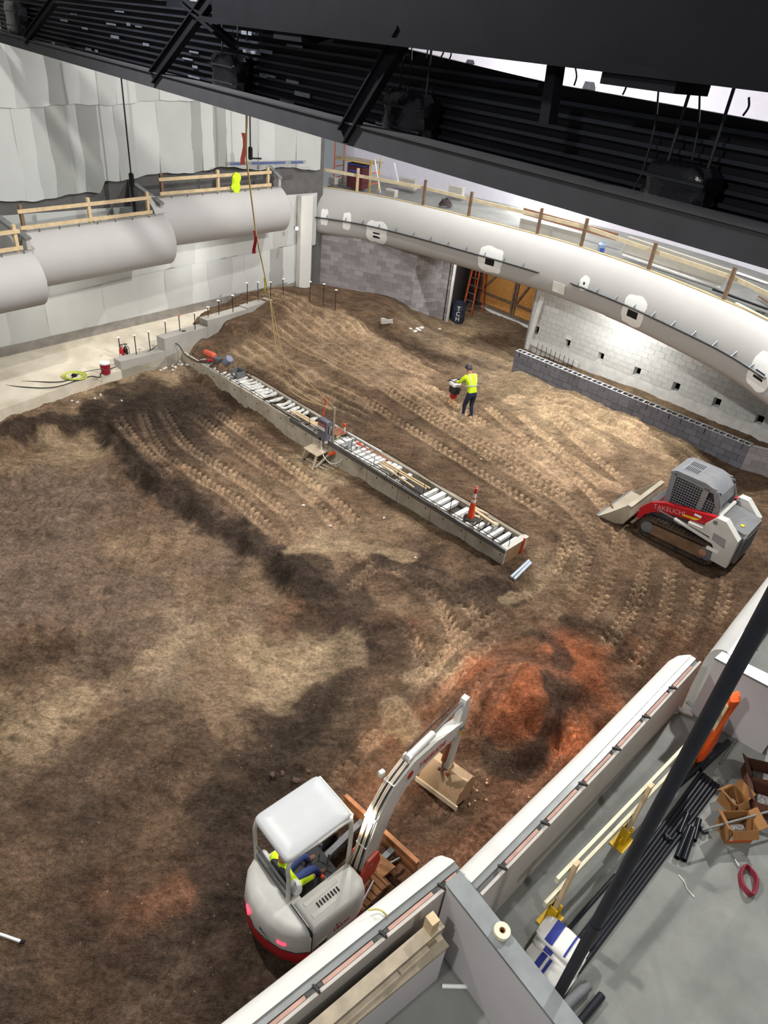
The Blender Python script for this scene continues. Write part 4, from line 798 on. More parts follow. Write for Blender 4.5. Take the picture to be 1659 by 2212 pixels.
# pipes on the floor
def pipe(a, b, r, label, group=None, hollow=True, m=None, lift=0.0):
    p, q = at(*a, FZ+r+lift), at(*b, FZ+r+lift); d = unit(q-p); L = np.linalg.norm(q-p)
    prof = [(r*.82, .05), (r*.82, 0), (r, 0), (r, L), (r*.82, L), (r*.82, L-.05)]
    o = MB().lathe(prof, p, d, 14).build('steel_pipe', m or PIPE); return tag(o, label, 'pipe', group)
ord_ = ['first', 'second', 'third', 'fourth', 'fifth', 'sixth']
for k in range(6):
    pipe((1216+k*6.5, 2074+k*5), (1516+k*7, 1668+k*5.5), .021+.003*(k % 2), '%s long black pipe of the bundle, counted from the rail side' % ord_[k], 'bundle of long black pipes', lift=.0)
pipe((1190, 2050), (1330, 1890), .022, 'slim bright-edged black pipe beside the yellow foot'); pipe((1466, 1694), (1556, 1610), .042, 'black pipe under the orange vest, open end down left'); pipe((1512, 1662), (1574, 1602), .038, 'black pipe lying just right of the orange vest'); pipe((1425, 1730), (1500, 1668), .03, 'short black pipe between the rail and the bundle')
pipe((1555, 1650), (1615, 1560), .012, 'thin shiny rod beside the pipes at the partition', m=STEEL)
for a, b, r_, l in (((1462, 1853), (1490, 1785), .035, 'shiny black pipe offcut, left of the front pair'), ((1477, 1858), (1500, 1790), .036, 'shiny black pipe offcut, right of the front pair'), ((1499, 1815), (1510, 1770), .034, 'short black pipe nipple standing apart on the right'), ((1467, 1800), (1485, 1758), .034, 'black pipe nipple lying behind the front pair')): pipe(a, b, r_, l, 'pipe offcuts', m=mat('oily_pipe', (40, 42, 48), .25, .5), lift=.0)
for x, y, l in ((1447, 1816, 'black pipe elbow left of the offcuts'), (1525, 1800, 'black pipe elbow at the end of the thin rod')):
    p = at(x, y, FZ+.05); o = MB().tube([p+(.05*math.cos(t)-.05, .05*math.sin(t), 0) for t in np.linspace(0, 1.6, 8)], .035, 12).build('pipe_elbow', PIPE); tag(o, l, 'pipe elbow')
pipe((1517, 1793), (1690, 1745), .014, 'thin grey rod across the cardboard boxes', m=GREYM, lift=.28)
pipe((1270, 2128), (1170, 2225), .05, 'grey pipe lying at the bottom edge of the picture', m=GREYM); pipe((1300, 2150), (1225, 2240), .04, 'dark pipe at the bottom edge beside the grey one')
# cardboard boxes
CARD = mat('cardboard', (150, 106, 62), .9, vary=.12, scale=5); CARDD = mat('brown_carton', (92, 58, 42), .9)
def carton(x, y, w, l, h, rz, m, label, print_=None):
    r = thing('cardboard_box', label, 'box', at(x, y, FZ), rz, 'cardboard boxes by the pipes'); t = .008
    for a in ((-w/2, w/2, -l/2, -l/2+t), (-w/2, w/2, l/2-t, l/2), (-w/2, -w/2+t, -l/2+t, l/2-t), (w/2-t, w/2, -l/2+t, l/2-t)): MB().box(*a, t, h).build('side', m, r, 0)
    MB().box(-w/2, w/2, -l/2, l/2, 0, t).build('bottom', m, r, 0)
    for s in (-1, 1):
        MB().par((s*w/2, -l/2, h), (s*.09, 0, .07), (0, l, 0), (0, 0, t)).build('flap', m, r, 0); MB().par((-w/2, s*l/2, h), (w, 0, 0), (0, s*.06, -.09), (0, 0, t)).build('flap', m, r, 0)
    if print_:
        MB().box(-w/2+.03, w/2-.03, -l/2-.004, -l/2, .05, h-.02).build('printed_label', WHT, r, 0); MB().box(-w/2+.02, w/2-.02, -l/2-.006, -l/2-.002, h-.09, h-.03).build('orange_band', ORG, r, 0); MB().box(-w/2+.02, w/2-.02, -l/2-.006, -l/2-.002, .05, .07).build('orange_band', ORG, r, 0)
    MB().cbox(-w/2+.05, w/2-.06, -l/2+.05, l/2-.08, .012, h*.6, .03).build('contents', mat('fittings', (96, 92, 90), .4, .4, vary=.5, scale=25, bump=1, bscale=25), r)
carton(1582, 1800, .34, .26, .26, .15, CARD, 'open cardboard box with an orange and white printed side', True)
carton(1650, 1745, .44, .34, .25, -.25, CARDD, 'open brown carton of pipe fittings at the right edge'); carton(1640, 1690, .42, .3, .24, -.15, CARDD, 'brown carton behind the open one, nearest the partition'); carton(1575, 1740, .2, .24, .22, .5, CARD, 'small cardboard box leaning between the pipes and cartons')
# red tape loop, scrap string, bags, roll
p = at(1612, 1905, FZ); lp_ = [p+(.11*math.cos(t)*.75+.04*math.sin(t), .17*math.sin(t), .02+.02*math.cos(3*t)) for t in np.linspace(0, 2*math.pi, 25)]
r = thing('tape_measure_loop', 'dark red looped strap lying on the grey floor', 'strap', p)
for k in range(3): MB().tube([V3(q)-p+(0, 0, .022*k)+(.008*k, 0, 0) for q in lp_], .014, 6).build('coil', mat('maroon_strap', (128, 36, 52), .6), r)
MB().beam((-.03, .17, .02), (-.09, .38, .02), .012, .01).build('blade', STEEL, r, 0)
o = MB().tube(spline([at(1466, 1890, FZ+.006), at(1478, 1905, FZ+.01), at(1484, 1920, FZ+.006), at(1500, 1938, FZ+.006)], 5), .006, 5).build('white_string', WHT); tag(o, 'scrap of white string on the open grey floor', 'string')
BAG = mat('paper_bag', (226, 224, 218), .7, vary=.05, bump=.3, bscale=9); BLUE = mat('bag_blue_print', (44, 56, 140), .7)
def bag(x, y, z, rz, label, printed):
    r = thing('mortar_bag', label, 'bag', at(x, y, FZ+z), rz, 'stacked white mortar bags'); P = []
    for f in np.linspace(-1, 1, 11):
        w, h = .15*(1-.25*abs(f)**6), .055*(1-.75*abs(f)**5)+.006; P.append([np.array([.25*f, w*math.copysign(abs(math.cos(a))**.7, math.cos(a)), .06+h*math.copysign(abs(math.sin(a))**.8, math.sin(a))+.006*math.sin(9*f+3*a)]) for a in np.linspace(0, 2*math.pi, 16, endpoint=False)])
    MB().loft(P[::-1]).build('sack', BAG, r, 60)
    for a, b_ in printed:
        Q = []
        for f in np.linspace(a*4, b_*4, 5):
            w, h = .15*(1-.25*abs(f)**6), .055*(1-.75*abs(f)**5)+.006; Q.append([np.array([.25*f, w*math.copysign(abs(math.cos(t))**.7, math.cos(t)), .064+h*abs(math.sin(t))**.8+.006*math.sin(9*f+3*t)]) for t in np.linspace(.5, 2.64, 9)])
        MB().sheet(Q, (0, 0, .004)).build('print_band', BLUE, r)
bag(1185, 2092, 0, -.72, 'lowest white mortar bag, its blue lettering band uppermost', [(-.12, -.06), (-.03, .0)]); bag(1205, 2058, .05, -.66, 'middle white mortar bag of the stack', [(-.12, -.03)]); bag(1212, 2040, .16, -.7, 'top white mortar bag with a broad blue band', [(-.14, -.05), (.08, .1)])
p = at(1236, 2100, FZ); r = thing('white_bottle', 'small white bottle with a blue cap beside the black pipe', 'bottle', p); MB().lathe([(.04, 0), (.045, .02), (.045, .14), (.02, .18)], n=14).build('bottle_body', WHT, r); MB().lathe([(.022, .18), (.022, .21), (.01, .215)], n=12).build('cap', mat('blue_cap', (60, 100, 190), .5), r)
p = at(1083, 2015, 3.605); r = thing('tape_roll', 'roll of cream joint tape on the steel partition cap', 'tape roll', p)
MB().lathe([(.028, 0), (.075, 0), (.075, .05), (.028, .05), (.028, 0)], n=24).build('roll', mat('cream_paper', (226, 216, 190), .8), r); MB().lathe([(.022, .002), (.029, .002), (.029, .051), (.022, .051), (.022, .002)], n=24).build('core', CARD, r)
# ------------------------------------------------------------------ excavator
EG = -1.6; E0 = np.array([-.63, 5.15, EG])
ex = thing('mini_excavator', 'white and red mini excavator with a canopy roof and raised boom', 'excavator', E0, math.radians(45))
UC, US = math.cos(math.radians(6)), math.sin(math.radians(6))
def uc(x, y, z): x -= .2; return np.array([.2+UC*x-US*y, .2+US*x+UC*y, z])      # undercarriage frame, turned a little against the house
def stadium(x0, x1, z0, z1, n=7):
    r = (z1-z0)/2; c = (z0+z1)/2; P = []
    for k in range(n): t = -math.pi/2+math.pi*k/(n-1); P.append((x1-r+r*math.cos(t), c+r*math.sin(t)))
    for k in range(n): t = math.pi/2+math.pi*k/(n-1); P.append((x0+r+r*math.cos(t), c+r*math.sin(t)))
    return P
def belt(pts, y0, y1, tr, th=.035):                # track belt: outer and inner loop
    cen = np.mean(pts, axis=0); inn = [((p[0]-cen[0])*.95+cen[0], (p[1]-cen[1])*.84+cen[1]) for p in pts]; m = MB()
    R = [[tr(x, y0, z) for x, z in pts], [tr(x, y1, z) for x, z in pts], [tr(x, y1, z) for x, z in inn], [tr(x, y0, z) for x, z in inn]]
    n = len(pts); vs = [p for q in R for p in q]; fs = []
    for a, b in ((0, 1), (1, 2), (2, 3), (3, 0)):
        for k in range(n): fs.append((a*n+k, a*n+(k+1) % n, b*n+(k+1) % n, b*n+k))
    return m.add(vs, fs)
def lugs(pts, y0, y1, tr, step, parent, m):
    P = np.array(pts+[pts[0]]); seg = np.linalg.norm(np.diff(P, axis=0), axis=1); L = np.concatenate([[0], np.cumsum(seg)]); cen = np.mean(pts, axis=0)
    for s in np.arange(0, L[-1]-step*.5, step):
        x, z = np.interp(s, L, P[:, 0]), np.interp(s, L, P[:, 1]); x2, z2 = np.interp(s+step*.45, L, P[:, 0]), np.interp(s+step*.45, L, P[:, 1])
        o = lambda a, b: (a+(a-cen[0])*.012, b+(b-cen[1])*.07)
        a, b, c, d = (x, z), (x2, z2), o(x2, z2), o(x, z)
        MB().loft([[tr(q[0], yy, q[1]) for q in (a, b, c, d)] for yy in (y0, y1)]).build('track_lug', m, parent, 0)
for s, yc in ((0, .62), (1, -.62)):
    pts = stadium(-.30, 1.55, .02, .5); t = belt(pts, yc-.15, yc+.15, uc).build('track_belt', RUB if s == 0 else MUD, ex, 30); lugs(pts, yc-.15, yc+.15, uc, .12, t, RUB if s == 0 else MUD)
    MB().loft([[uc(x, y, z) for x, z in stadium(-.15, 1.35, .12, .38)] for y in (yc-.07, yc+.07)]).build('track_frame', GREYM, ex, 30)
    for x in (-.06, 1.3): MB().lathe([(.16, -.09), (.19, -.05), (.19, .05), (.16, .09)], uc(x, yc, .26), uc(1, 1, 0)-uc(1, 0, 0), 14).build('idler_wheel', GREYM, ex)
MB().loft([[uc(x, y, z) for x, y in ((-.1, -.5), (.9, -.5), (.9, .5), (-.1, .5))] for z in (.2, .5)]).build('lower_frame', GREYM, ex, 0)
MB().lathe([(.36, .48), (.36, .6)], (.2, .2, 0), n=20).build('slew_ring', GREYM, ex)
# dozer blade
P = []
for y in np.linspace(-.86, .86, 9): P.append([uc(2.05+.10*math.cos((z-.2)*4.5)*-1+.1, y, z) for z in np.linspace(.03, .42, 7)])
bl = MB().sheet(P, (.045, .045*.1, 0)).build('blade', mat('muddy_blade', (176, 120, 80), .8, vary=.25, scale=5, dirt=(120, 74, 46), dscale=4), ex, 40)
MB().beam(uc(2.08, -.86, .43), uc(2.08, .86, .43), .07, .05).build('blade_top_edge', mat('muddy_blade', (176, 120, 80)), bl, 0)
for y in (-.33, .33): MB().beam(uc(.9, y, .28), uc(2.02, y*1.1, .24), .1, .14).build('blade_arm', GREYM, ex, 0)
MB().tube([uc(1.2, -.38, .42), uc(1.98, -.55, .32)], .025, 8).build('blade_ram', CHROME, ex)
MB().prism([uc(1.0, -.6, .5), uc(1.8, -.62, .3), uc(1.75, -.3, .36), uc(1.1, -.25, .52)], (0, 0, .06)).build('mud_cake', MUD, ex)
# house: rounded tail, hood, deck
TAIL = [(.05, -.545), (-.14, -.53), (-.30, -.42), (-.43, -.24), (-.52, 0), (-.555, .22), (-.53, .46), (-.44, .70), (-.30, .87), (-.12, .96), (.05, .97)]
def plan(sc, z, dx=0.0, pts=TAIL): return [np.array([(x-.05)*sc+.05+dx, (y-.21)*(1-(1-sc)*.5)+.21, z]) for x, y in pts]
MB().loft([plan(.94, .40), plan(1.03, .47), plan(1.05, .66), plan(1.02, .76)]).build('counterweight', RED, ex, 40)
tw = MB().loft([plan(1.01, .72), plan(1.02, .80), plan(1.0, .98), plan(.97, 1.12), plan(.9, 1.22), plan(.72, 1.28)]).build('tail_cover', OFFW, ex, 50)
MB().loft([plan(1.03, .745), plan(1.035, .755), plan(1.03, .77)]).build('tail_trim', mat('dark_trim', (70, 66, 66), .5), tw, 40)
for (x, y), a in (((-.51, .45), 2.75), ((-.40, -.24), 3.65)):
    o = MB().cbox(-.02, .02, -.075, .075, -.035, .035, .015).build('tail_light', mat('lit_tail_light', (255, 60, 80), .3, emit=((255, 60, 84), 2.2)), tw); o.location = (x*1.07, y, .92); o.rotation_euler = (0, 0, a)
def side_vent(x0, x1, y, z0, z1, parent, n=7):
    v = MB().box(x0, x1, y-.006, y+.004, z0, z1).build('side_vent', mat('vent_frame', (150, 142, 128), .6), parent, 0)
    for k in range(n): zz = z0+.015+(z1-z0-.03)*k/(n-1); MB().box(x0+.012, x1-.012, y-.014, y-.004, zz-.004, zz+.004).build('vent_slat', mat('vent_slat', (84, 70, 58), .7), v, 0)
HPL = [(-.13, -.545), (.72, -.555), (.90, -.50), (.965, -.36), (.955, -.1), (.93, -.03), (-.13, -.03)]
hp = lambda k, z, cy=-.3: [np.array([(x-.4)*k+.4, (y-cy)*k+cy, z]) for x, y in HPL]
MB().loft([hp(1.0, .52), hp(1.0, .66)]).build('side_skirt', RED, ex, 30)
hood = MB().loft([hp(1.0, .66), hp(1.0, 1.08), hp(.985, 1.2), hp(.93, 1.28), hp(.82, 1.315)]).build('engine_hood', OFFW, ex, 50)
for y0, y1, x0, x1 in ((-.22, -.13, .0, .62), (-.42, -.33, .0, .5)):
    q = MB(); q.cbox(x0, x1, y0, y1, 1.29, 1.322, .015); q.build('hood_panel', mat('panel_white', (206, 204, 196), .5), hood)
for k in range(8): MB().box(.16+k*.052, .178+k*.052, -.33, -.25, 1.308, 1.326).build('hood_slot', DARK, hood, 0)
side_vent(.0, .16, -.55, .72, .84, hood); MB().box(-.125, -.12, -.56, -.02, .66, 1.31).build('panel_gap', DARK, hood, 0)
text('model_lettering', 'TB240', .12, RED, hood, frame((.42, -.556, .84), (1, 0, 0), (0, -1, 0)), label='red model lettering')
text('fleet_number', '8 1', .06, DARK, hood, frame((.36, -.556, .95), (1, 0, 0), (0, -1, 0)))
text('rear_lettering', 'TAKEUCHI', .09, mat('dark_letter', (80, 70, 74), .6), tw, frame((-.548, .1, .9), (.05, -1, 0), (-1, 0, .05)), label='dark maker lettering')
MB().loft([[np.array([x, y, z]) for x, y in ((-.13, -.03), (.95, -.03), (.95, .78), (.86, .93), (-.13, .95))] for z in (.52, .66)]).build('cab_floor', mat('cab_black', (38, 38, 40), .7), ex, 0)
MB().loft([[np.array([x, y, z]) for x, y in ((.1, .88), (.84, .88), (.80, .95), (.1, .97))] for z in (.5, .9)]).build('side_cover', OFFW, ex, 20)
# seat and controls
BLKV = mat('black_vinyl', (30, 30, 33), .6, bump=.2)
MB().cbox(.02, .48, .18, .62, .8, .94, .04).build('seat', BLKV, ex); MB().cbox(-.08, .06, .18, .62, .9, 1.5, .05).build('seat_back', BLKV, ex)
for y in (.08, .72): MB().cbox(.08, .52, y-.06, y+.06, .7, 1.08, .02).build('control_console', BLKV, ex)
MB().beam((.52, .02, .7), (.55, .05, 1.12), .06, .05).build('lever_stand', GREYM, ex, 0); MB().tube([(.46, .08, 1.05), (.5, .08, 1.24)], .014, 6).build('joystick', DARK, ex); MB().box(.5, .55, .04, .09, 1.13, 1.17).build('red_lever', ORG, ex, 0)
for y in (.3, .5): MB().tube([(.8, y, .66), (.84, y, 1.1)], .014, 6).build('travel_lever', CHROME, ex)
# canopy
rp = lambda k, z, dx=0.0: [np.array([.36+dx+.575*k*math.copysign(abs(math.cos(t))**.16, math.cos(t)), .39+.425*k*math.copysign(abs(math.sin(t))**.16, math.sin(t)), z]) for t in np.linspace(0, 2*math.pi, 40, endpoint=False)]
roof = MB().loft([rp(.985, 2.41), rp(1, 2.45), rp(.985, 2.49), rp(.93, 2.515), rp(.6, 2.535)]).build('canopy_roof', mat('roof_white', (186, 188, 189), .4, vary=.03, dirt=(196, 192, 182), dscale=1.5, damount=.4), ex, 50)
MB().box(.90, .955, -.0, .78, 2.435, 2.465).build('roof_front_lip', OFFW, roof, 0)
def post(pts, r=.032): MB().tube(spline(pts, 6), r, 10).build('canopy_post', OFFW, ex)
post([(-.12, .05, 1.22), (-.14, .02, 1.9), (-.17, .0, 2.25), (-.08, .0, 2.43), (.3, -.02, 2.44)]); post([(-.12, .88, 1.22), (-.16, .84, 1.9), (-.18, .8, 2.25), (-.08, .79, 2.43), (.3, .79, 2.44)])
post([(.92, .0, .66), (.96, -.01, 1.4), (.93, -.02, 2.2), (.82, -.02, 2.42), (.3, -.02, 2.44)], .036); post([(.9, .88, .66), (.93, .84, 1.4), (.92, .79, 2.2), (.82, .79, 2.42), (.3, .79, 2.44)])
for z in (1.42, 1.62): MB().beam((-.13, .06, z), (-.13, .86, z), .03, .05).build('rear_bar', GREYM, ex, 0)
MB().cbox(-.13, -.09, .08, .84, 1.2, 1.42, .01).build('rear_guard', mat('dark_glass', (60, 62, 66), .3), ex)
# work light on the canopy
wl_ = MB().cbox(.95, 1.0, .02, .12, 2.28, 2.38, .015).build('work_light', mat('work_light_lens', (255, 244, 220), emit=((255, 236, 205), 12)), ex)
sp = bpy.data.lights.new('work_light_beam', 'SPOT'); sp.energy = 280; sp.spot_size = math.radians(75); sp.spot_blend = .7; sp.color = (1, .82, .6); sp.shadow_soft_size = .05
so = bpy.data.objects.new('work_light_beam', sp); COL.objects.link(so); so.parent = ex; so.location = (1.03, -.02, 2.2); so.rotation_euler = (Vector((3.0, .3, .7))-Vector((1.03, -.02, 2.2))).to_track_quat('-Z', 'Y').to_euler()
# boom plane
ba = math.radians(10); BDx, BDy = math.cos(ba), math.sin(ba)
def bo(r, h, s=0.0): return np.array([1.25+BDx*r-BDy*s, -.05+BDy*r+BDx*s, h])
SW = mat('red_casting', (196, 60, 52), .5, vary=.15, scale=4, dirt=(200, 130, 100), dscale=3, damount=.6)
MB().loft([[np.array([x, y, z]) for x, y in ((.9, -.17), (1.12, -.2), (1.34, -.16), (1.42, -.05), (1.34, .1), (1.1, .14), (.9, .1))] for z in (.58, .72)]).build('swing_bracket', SW, ex, 30)
for s in (-.145, .145): MB().prism([bo(-.26, .64, s-.02), bo(.16, .60, s-.02), bo(.26, .85, s-.02), bo(.18, 1.16, s-.02), bo(-.08, 1.2, s-.02), bo(-.28, .9, s-.02)], bo(0, 0, .04)-bo(0, 0, 0)).build('bracket_cheek', SW, ex, 20)
MB().tube([bo(.02, .95, -.17), bo(.02, .95, .17)], .05, 12).build('boom_pin', SW, ex)
MB().tube([(1.3, -.28, .62), (.95, -.42, .6)], .03, 8).build('swing_ram', CHROME, ex)
BOOM = [(-.02, .90, .11, .14), (.12, 1.45, .11, .2), (.32, 1.98, .105, .25), (.58, 2.26, .10, .27), (.92, 2.36, .10, .25), (1.5, 2.26, .09, .2), (2.1, 2.10, .085, .15), (2.42, 2.02, .08, .11)]
rings = []
for i, (r, h, w, t) in enumerate(BOOM):
    a, b = BOOM[max(i-1, 0)], BOOM[min(i+1, len(BOOM)-1)]; d = np.array([b[0]-a[0], b[1]-a[1]]); d /= np.linalg.norm(d); n = (-d[1], d[0])
    rings.append([bo(r+n[0]*s*t, h+n[1]*s*t, q*w) for s, q in ((-1, -1), (-1, 1), (1, 1), (1, -1))])
boom = MB().loft(rings).build('boom', OFFW, ex, 20)
text('boom_lettering', 'TAKEUCHI', .17, RED, boom, frame(bo(1.5, 2.22, -.097), bo(1, -.21)-bo(0, 0), -(bo(0, 0, 1)-bo(0, 0, 0))), label='red maker lettering')
MB().lathe([(.01, 0), (.075, 0), (.075, .004), (.01, .004)], bo(.86, 2.36, -.104), -(bo(0, 0, 1)-bo(0, 0, 0)), 18).build('red_badge', RED, boom)
for k in range(6):                                  # hose pack on the boom back
    s = -.07+k*.028
    MB().tube(spline([bo(-.22, .70, s*1.6), bo(-.27, 1.0, s*1.4), bo(-.11, 1.5, s), bo(.06, 2.08, s), bo(.24, 2.36, s), bo(.44, 2.53, s), bo(.80, 2.66, s)], 5), .0125, 6).build('boom_hose', mat('hose_dusty', (206, 192, 170), .6) if k % 3 else PIPE, boom)
for r, h in ((-.09, 1.52), (.05, 2.06), (.44, 2.52)): MB().beam(bo(r, h, -.1), bo(r, h, .1), .05, .03).build('hose_clamp', OFFW, boom, 0)
MB().tube([bo(.35, .75), bo(.42, 1.25)], .045, 10).build('boom_cylinder', OFFW, ex); MB().tube([bo(.42, 1.25), bo(.55, 2.1)], .025, 8).build('boom_rod', CHROME, ex)
MB().cbox(-.05, .05, -.04, .04, -.05, .05, .012).build('boom_lamp', OFFW, boom).location = bo(.42, 2.62, .15)
ac = MB().tube([bo(.85, 2.68), bo(1.55, 2.60)], .062, 12); ac.build('arm_cylinder', OFFW, ex); MB().tube([bo(1.55, 2.60), bo(2.46, 2.58)], .028, 10).build('arm_rod', CHROME, ex); MB().tube([bo(.9, 2.74, .07), bo(1.5, 2.66, .09), bo(2.2, 2.62, .08)], .012, 6).build('arm_hose', PIPE, ex)
for s in (-.06, .06): MB().prism([bo(.78, 2.52, s-.01), bo(.98, 2.54, s-.01), bo(.9, 2.74, s-.01), bo(.82, 2.74, s-.01)], bo(0, 0, .02)-bo(0, 0, 0)).build('cylinder_lug', OFFW, boom, 0)
ARM = [(2.50, 2.66, .055, .06), (2.50, 2.35, .06, .13), (2.47, 1.98, .06, .14), (2.46, 1.5, .055, .11), (2.45, .95, .05, .075), (2.45, .80, .05, .06)]
arm = MB().loft([[bo(r+s*t, h, q*w) for s, q in ((-1, -1), (-1, 1), (1, 1), (1, -1))] for r, h, w, t in ARM[::-1]]).build('arm', OFFW, ex, 20)
MB().tube([bo(2.42, 2.02, -.11), bo(2.42, 2.02, .11)], .05, 12).build('arm_pin', GREYM, arm); MB().box(-.03, .03, -.002, .002, -.06, .06).build('yellow_decal', YEL, arm, 0).matrix_local = frame(bo(2.5, 1.8, -.062), bo(0, 0, 1)-bo(0, 0, 0), (0, 0, 1))
RBR = mat('rusty_ram', (150, 92, 62), .6, .2, vary=.2)
MB().tube([bo(2.25, 1.72), bo(2.2, 1.25)], .05, 10).build('bucket_cylinder', RBR, ex); MB().tube([bo(2.2, 1.25), bo(2.22, .9)], .028, 8).build('bucket_rod', CHROME, ex)
for s in (-.08, .08): MB().beam(bo(2.22, .92, s), bo(2.42, .68, s), .03, .06).build('bucket_link', RBR, ex, 0)
MB().tube(spline([bo(2.62, 2.0, .05), bo(2.85, 1.8, .05), bo(2.8, 1.3, .05), bo(2.6, 1.0, .05)], 5), .012, 6).build('bucket_hose', PIPE, ex)
BK = mat('worn_bucket', (196, 166, 130), .6, .1, vary=.2, scale=4, dirt=(150, 96, 62), dscale=4, damount=.7)
prof = [(2.20, .30), (2.26, .62), (2.42, .76), (2.62, .72), (2.78, .52), (2.80, .28), (2.68, .10)]
bk = MB().sheet([[bo(r, h, s) for r, h in prof] for s in (-.44, 0, .44)], bo(.02, .02)-bo(0, 0)).build('bucket', BK, ex, 40)
for s in (-.44, .42): MB().prism([bo(r, h, s) for r, h in prof], bo(0, 0, .02)-bo(0, 0, 0)).build('bucket_side', BK, bk, 0)
MB().beam(bo(2.19, .28, -.47), bo(2.19, .28, .47), .03, .12).build('cutting_edge', mat('bright_edge', (222, 206, 176), .5), bk, 0)
for s in (-.07, .07): MB().prism([bo(2.32, .72, s), bo(2.58, .74, s), bo(2.5, .92, s), bo(2.38, .9, s)], bo(0, 0, .02)-bo(0, 0, 0)).build('bucket_ear', BK, bk, 0)
# operator and hard hat
SKV = bpy.data.meshes
def person(name, label, joints, edges, regions, mats, loc, rz, sub=2):
    """continuous body: joints = {name: (pos, radius)}, regions(p) -> material index"""
    me = bpy.data.meshes.new(name); keys = list(joints); me.from_pydata([joints[k][0] for k in keys], [(keys.index(a), keys.index(b)) for a, b in edges], [])
    t = bpy.data.objects.new(name+'_skeleton', me); COL.objects.link(t); m = t.modifiers.new('skin', 'SKIN'); m.use_smooth_shade = True; t.modifiers.new('sub', 'SUBSURF').levels = sub
    for i, k in enumerate(keys): rr = joints[k][1]; me.skin_vertices[0].data[i].radius = rr if hasattr(rr, '__len__') else (rr, rr); me.skin_vertices[0].data[i].use_root = (i == 0)
    dg = bpy.context.evaluated_depsgraph_get(); out = bpy.data.meshes.new_from_object(t.evaluated_get(dg)); out.name = name
    bpy.data.objects.remove(t); bpy.data.meshes.remove(me); out.materials.clear()
    for q in mats: out.materials.append(q)
    for p in out.polygons: p.material_index = regions(p.center)
    root = thing('person', label, 'person', loc, rz); b = put('body', out, root); return root, b
J = {'pelvis': ((.12, .4, .98), (.15, .12)), 'chest': ((.08, .4, 1.32), (.13, .19)), 'neck': ((.1, .4, 1.56), .06), 'head': ((.13, .4, 1.68), .09), 'crown': ((.13, .4, 1.79), .085),
     'shR': ((.09, .2, 1.5), .075), 'elR': ((.2, .12, 1.24), .055), 'wrR': ((.42, .1, 1.2), .04), 'haR': ((.5, .09, 1.21), .035), 'shL': ((.09, .6, 1.5), .075), 'elL': ((.2, .68, 1.24), .055), 'wrL': ((.42, .7, 1.2), .04), 'haL': ((.5, .71, 1.21), .035),
     'hpR': ((.15, .3, .98), .1), 'knR': ((.58, .26, 1.04), .075), 'anR': ((.72, .26, .74), .05), 'toR': ((.86, .25, .69), .04), 'hpL': ((.15, .5, .98), .1), 'knL': ((.58, .54, 1.04), .075), 'anL': ((.72, .54, .74), .05), 'toL': ((.86, .55, .69), .04)}
ED = [('pelvis', 'chest'), ('chest', 'neck'), ('neck', 'head'), ('head', 'crown'), ('chest', 'shR'), ('shR', 'elR'), ('elR', 'wrR'), ('wrR', 'haR'), ('chest', 'shL'), ('shL', 'elL'), ('elL', 'wrL'), ('wrL', 'haL'), ('pelvis', 'hpR'), ('hpR', 'knR'), ('knR', 'anR'), ('anR', 'toR'), ('pelvis', 'hpL'), ('hpL', 'knL'), ('knL', 'anL'), ('anL', 'toL')]
BOOT = mat('brown_boot', (112, 78, 54), .8)
def reg(c):
    if c.z > 1.58: return 2
    if c.x > .42 and c.z > 1.12: return 2
    if c.z > 1.04 and c.x < .48 and not (c.x > .25 and c.z < 1.13): return 0
    if c.z < .74: return 3
    return 1
J = {k: ((p[0][0]-.04, p[0][1]+.06, p[0][2]-.06), p[1]) for k, p in J.items()}
op, _ = person('operator_body', 'excavator operator in a lime shirt seated under the canopy', J, ED, reg, [LIME, mat('blue_jeans', (52, 66, 120), .85), SKIN, BOOT], E0+(0, 0, 0), math.radians(45))
hz = lambda x, y, z: E0+np.array([(x-y)*.70711, (x+y)*.70711, z])
def hard_hat(loc, rz, label, m, s=1.0):
    r = thing('hard_hat', label, 'hard hat', loc, rz); dome = [[np.array([.135*s*math.cos(a)*math.cos(t), .11*s*math.cos(a)*math.sin(t), .135*s*math.sin(a)]) for t in np.linspace(0, 2*math.pi, 20, endpoint=False)] for a in np.linspace(0, 1.5, 7)]
    MB().loft(dome).build('shell', m, r, 60); MB().prism([(.11*s, -.09*s, -.005), (.19*s, -.05*s, -.02), (.2*s, 0, -.02), (.19*s, .05*s, -.02), (.11*s, .09*s, -.005)], (0, 0, .012)).build('brim', m, r); MB().tube([(-.1*s, 0, .1*s), (0, 0, .142*s), (.1*s, 0, .1*s)], .012*s, 6).build('ridge', m, r); return r
hard_hat(hz(.06, .12, 1.31), 2.2, 'white hard hat resting behind the excavator seat', WHT, .9)

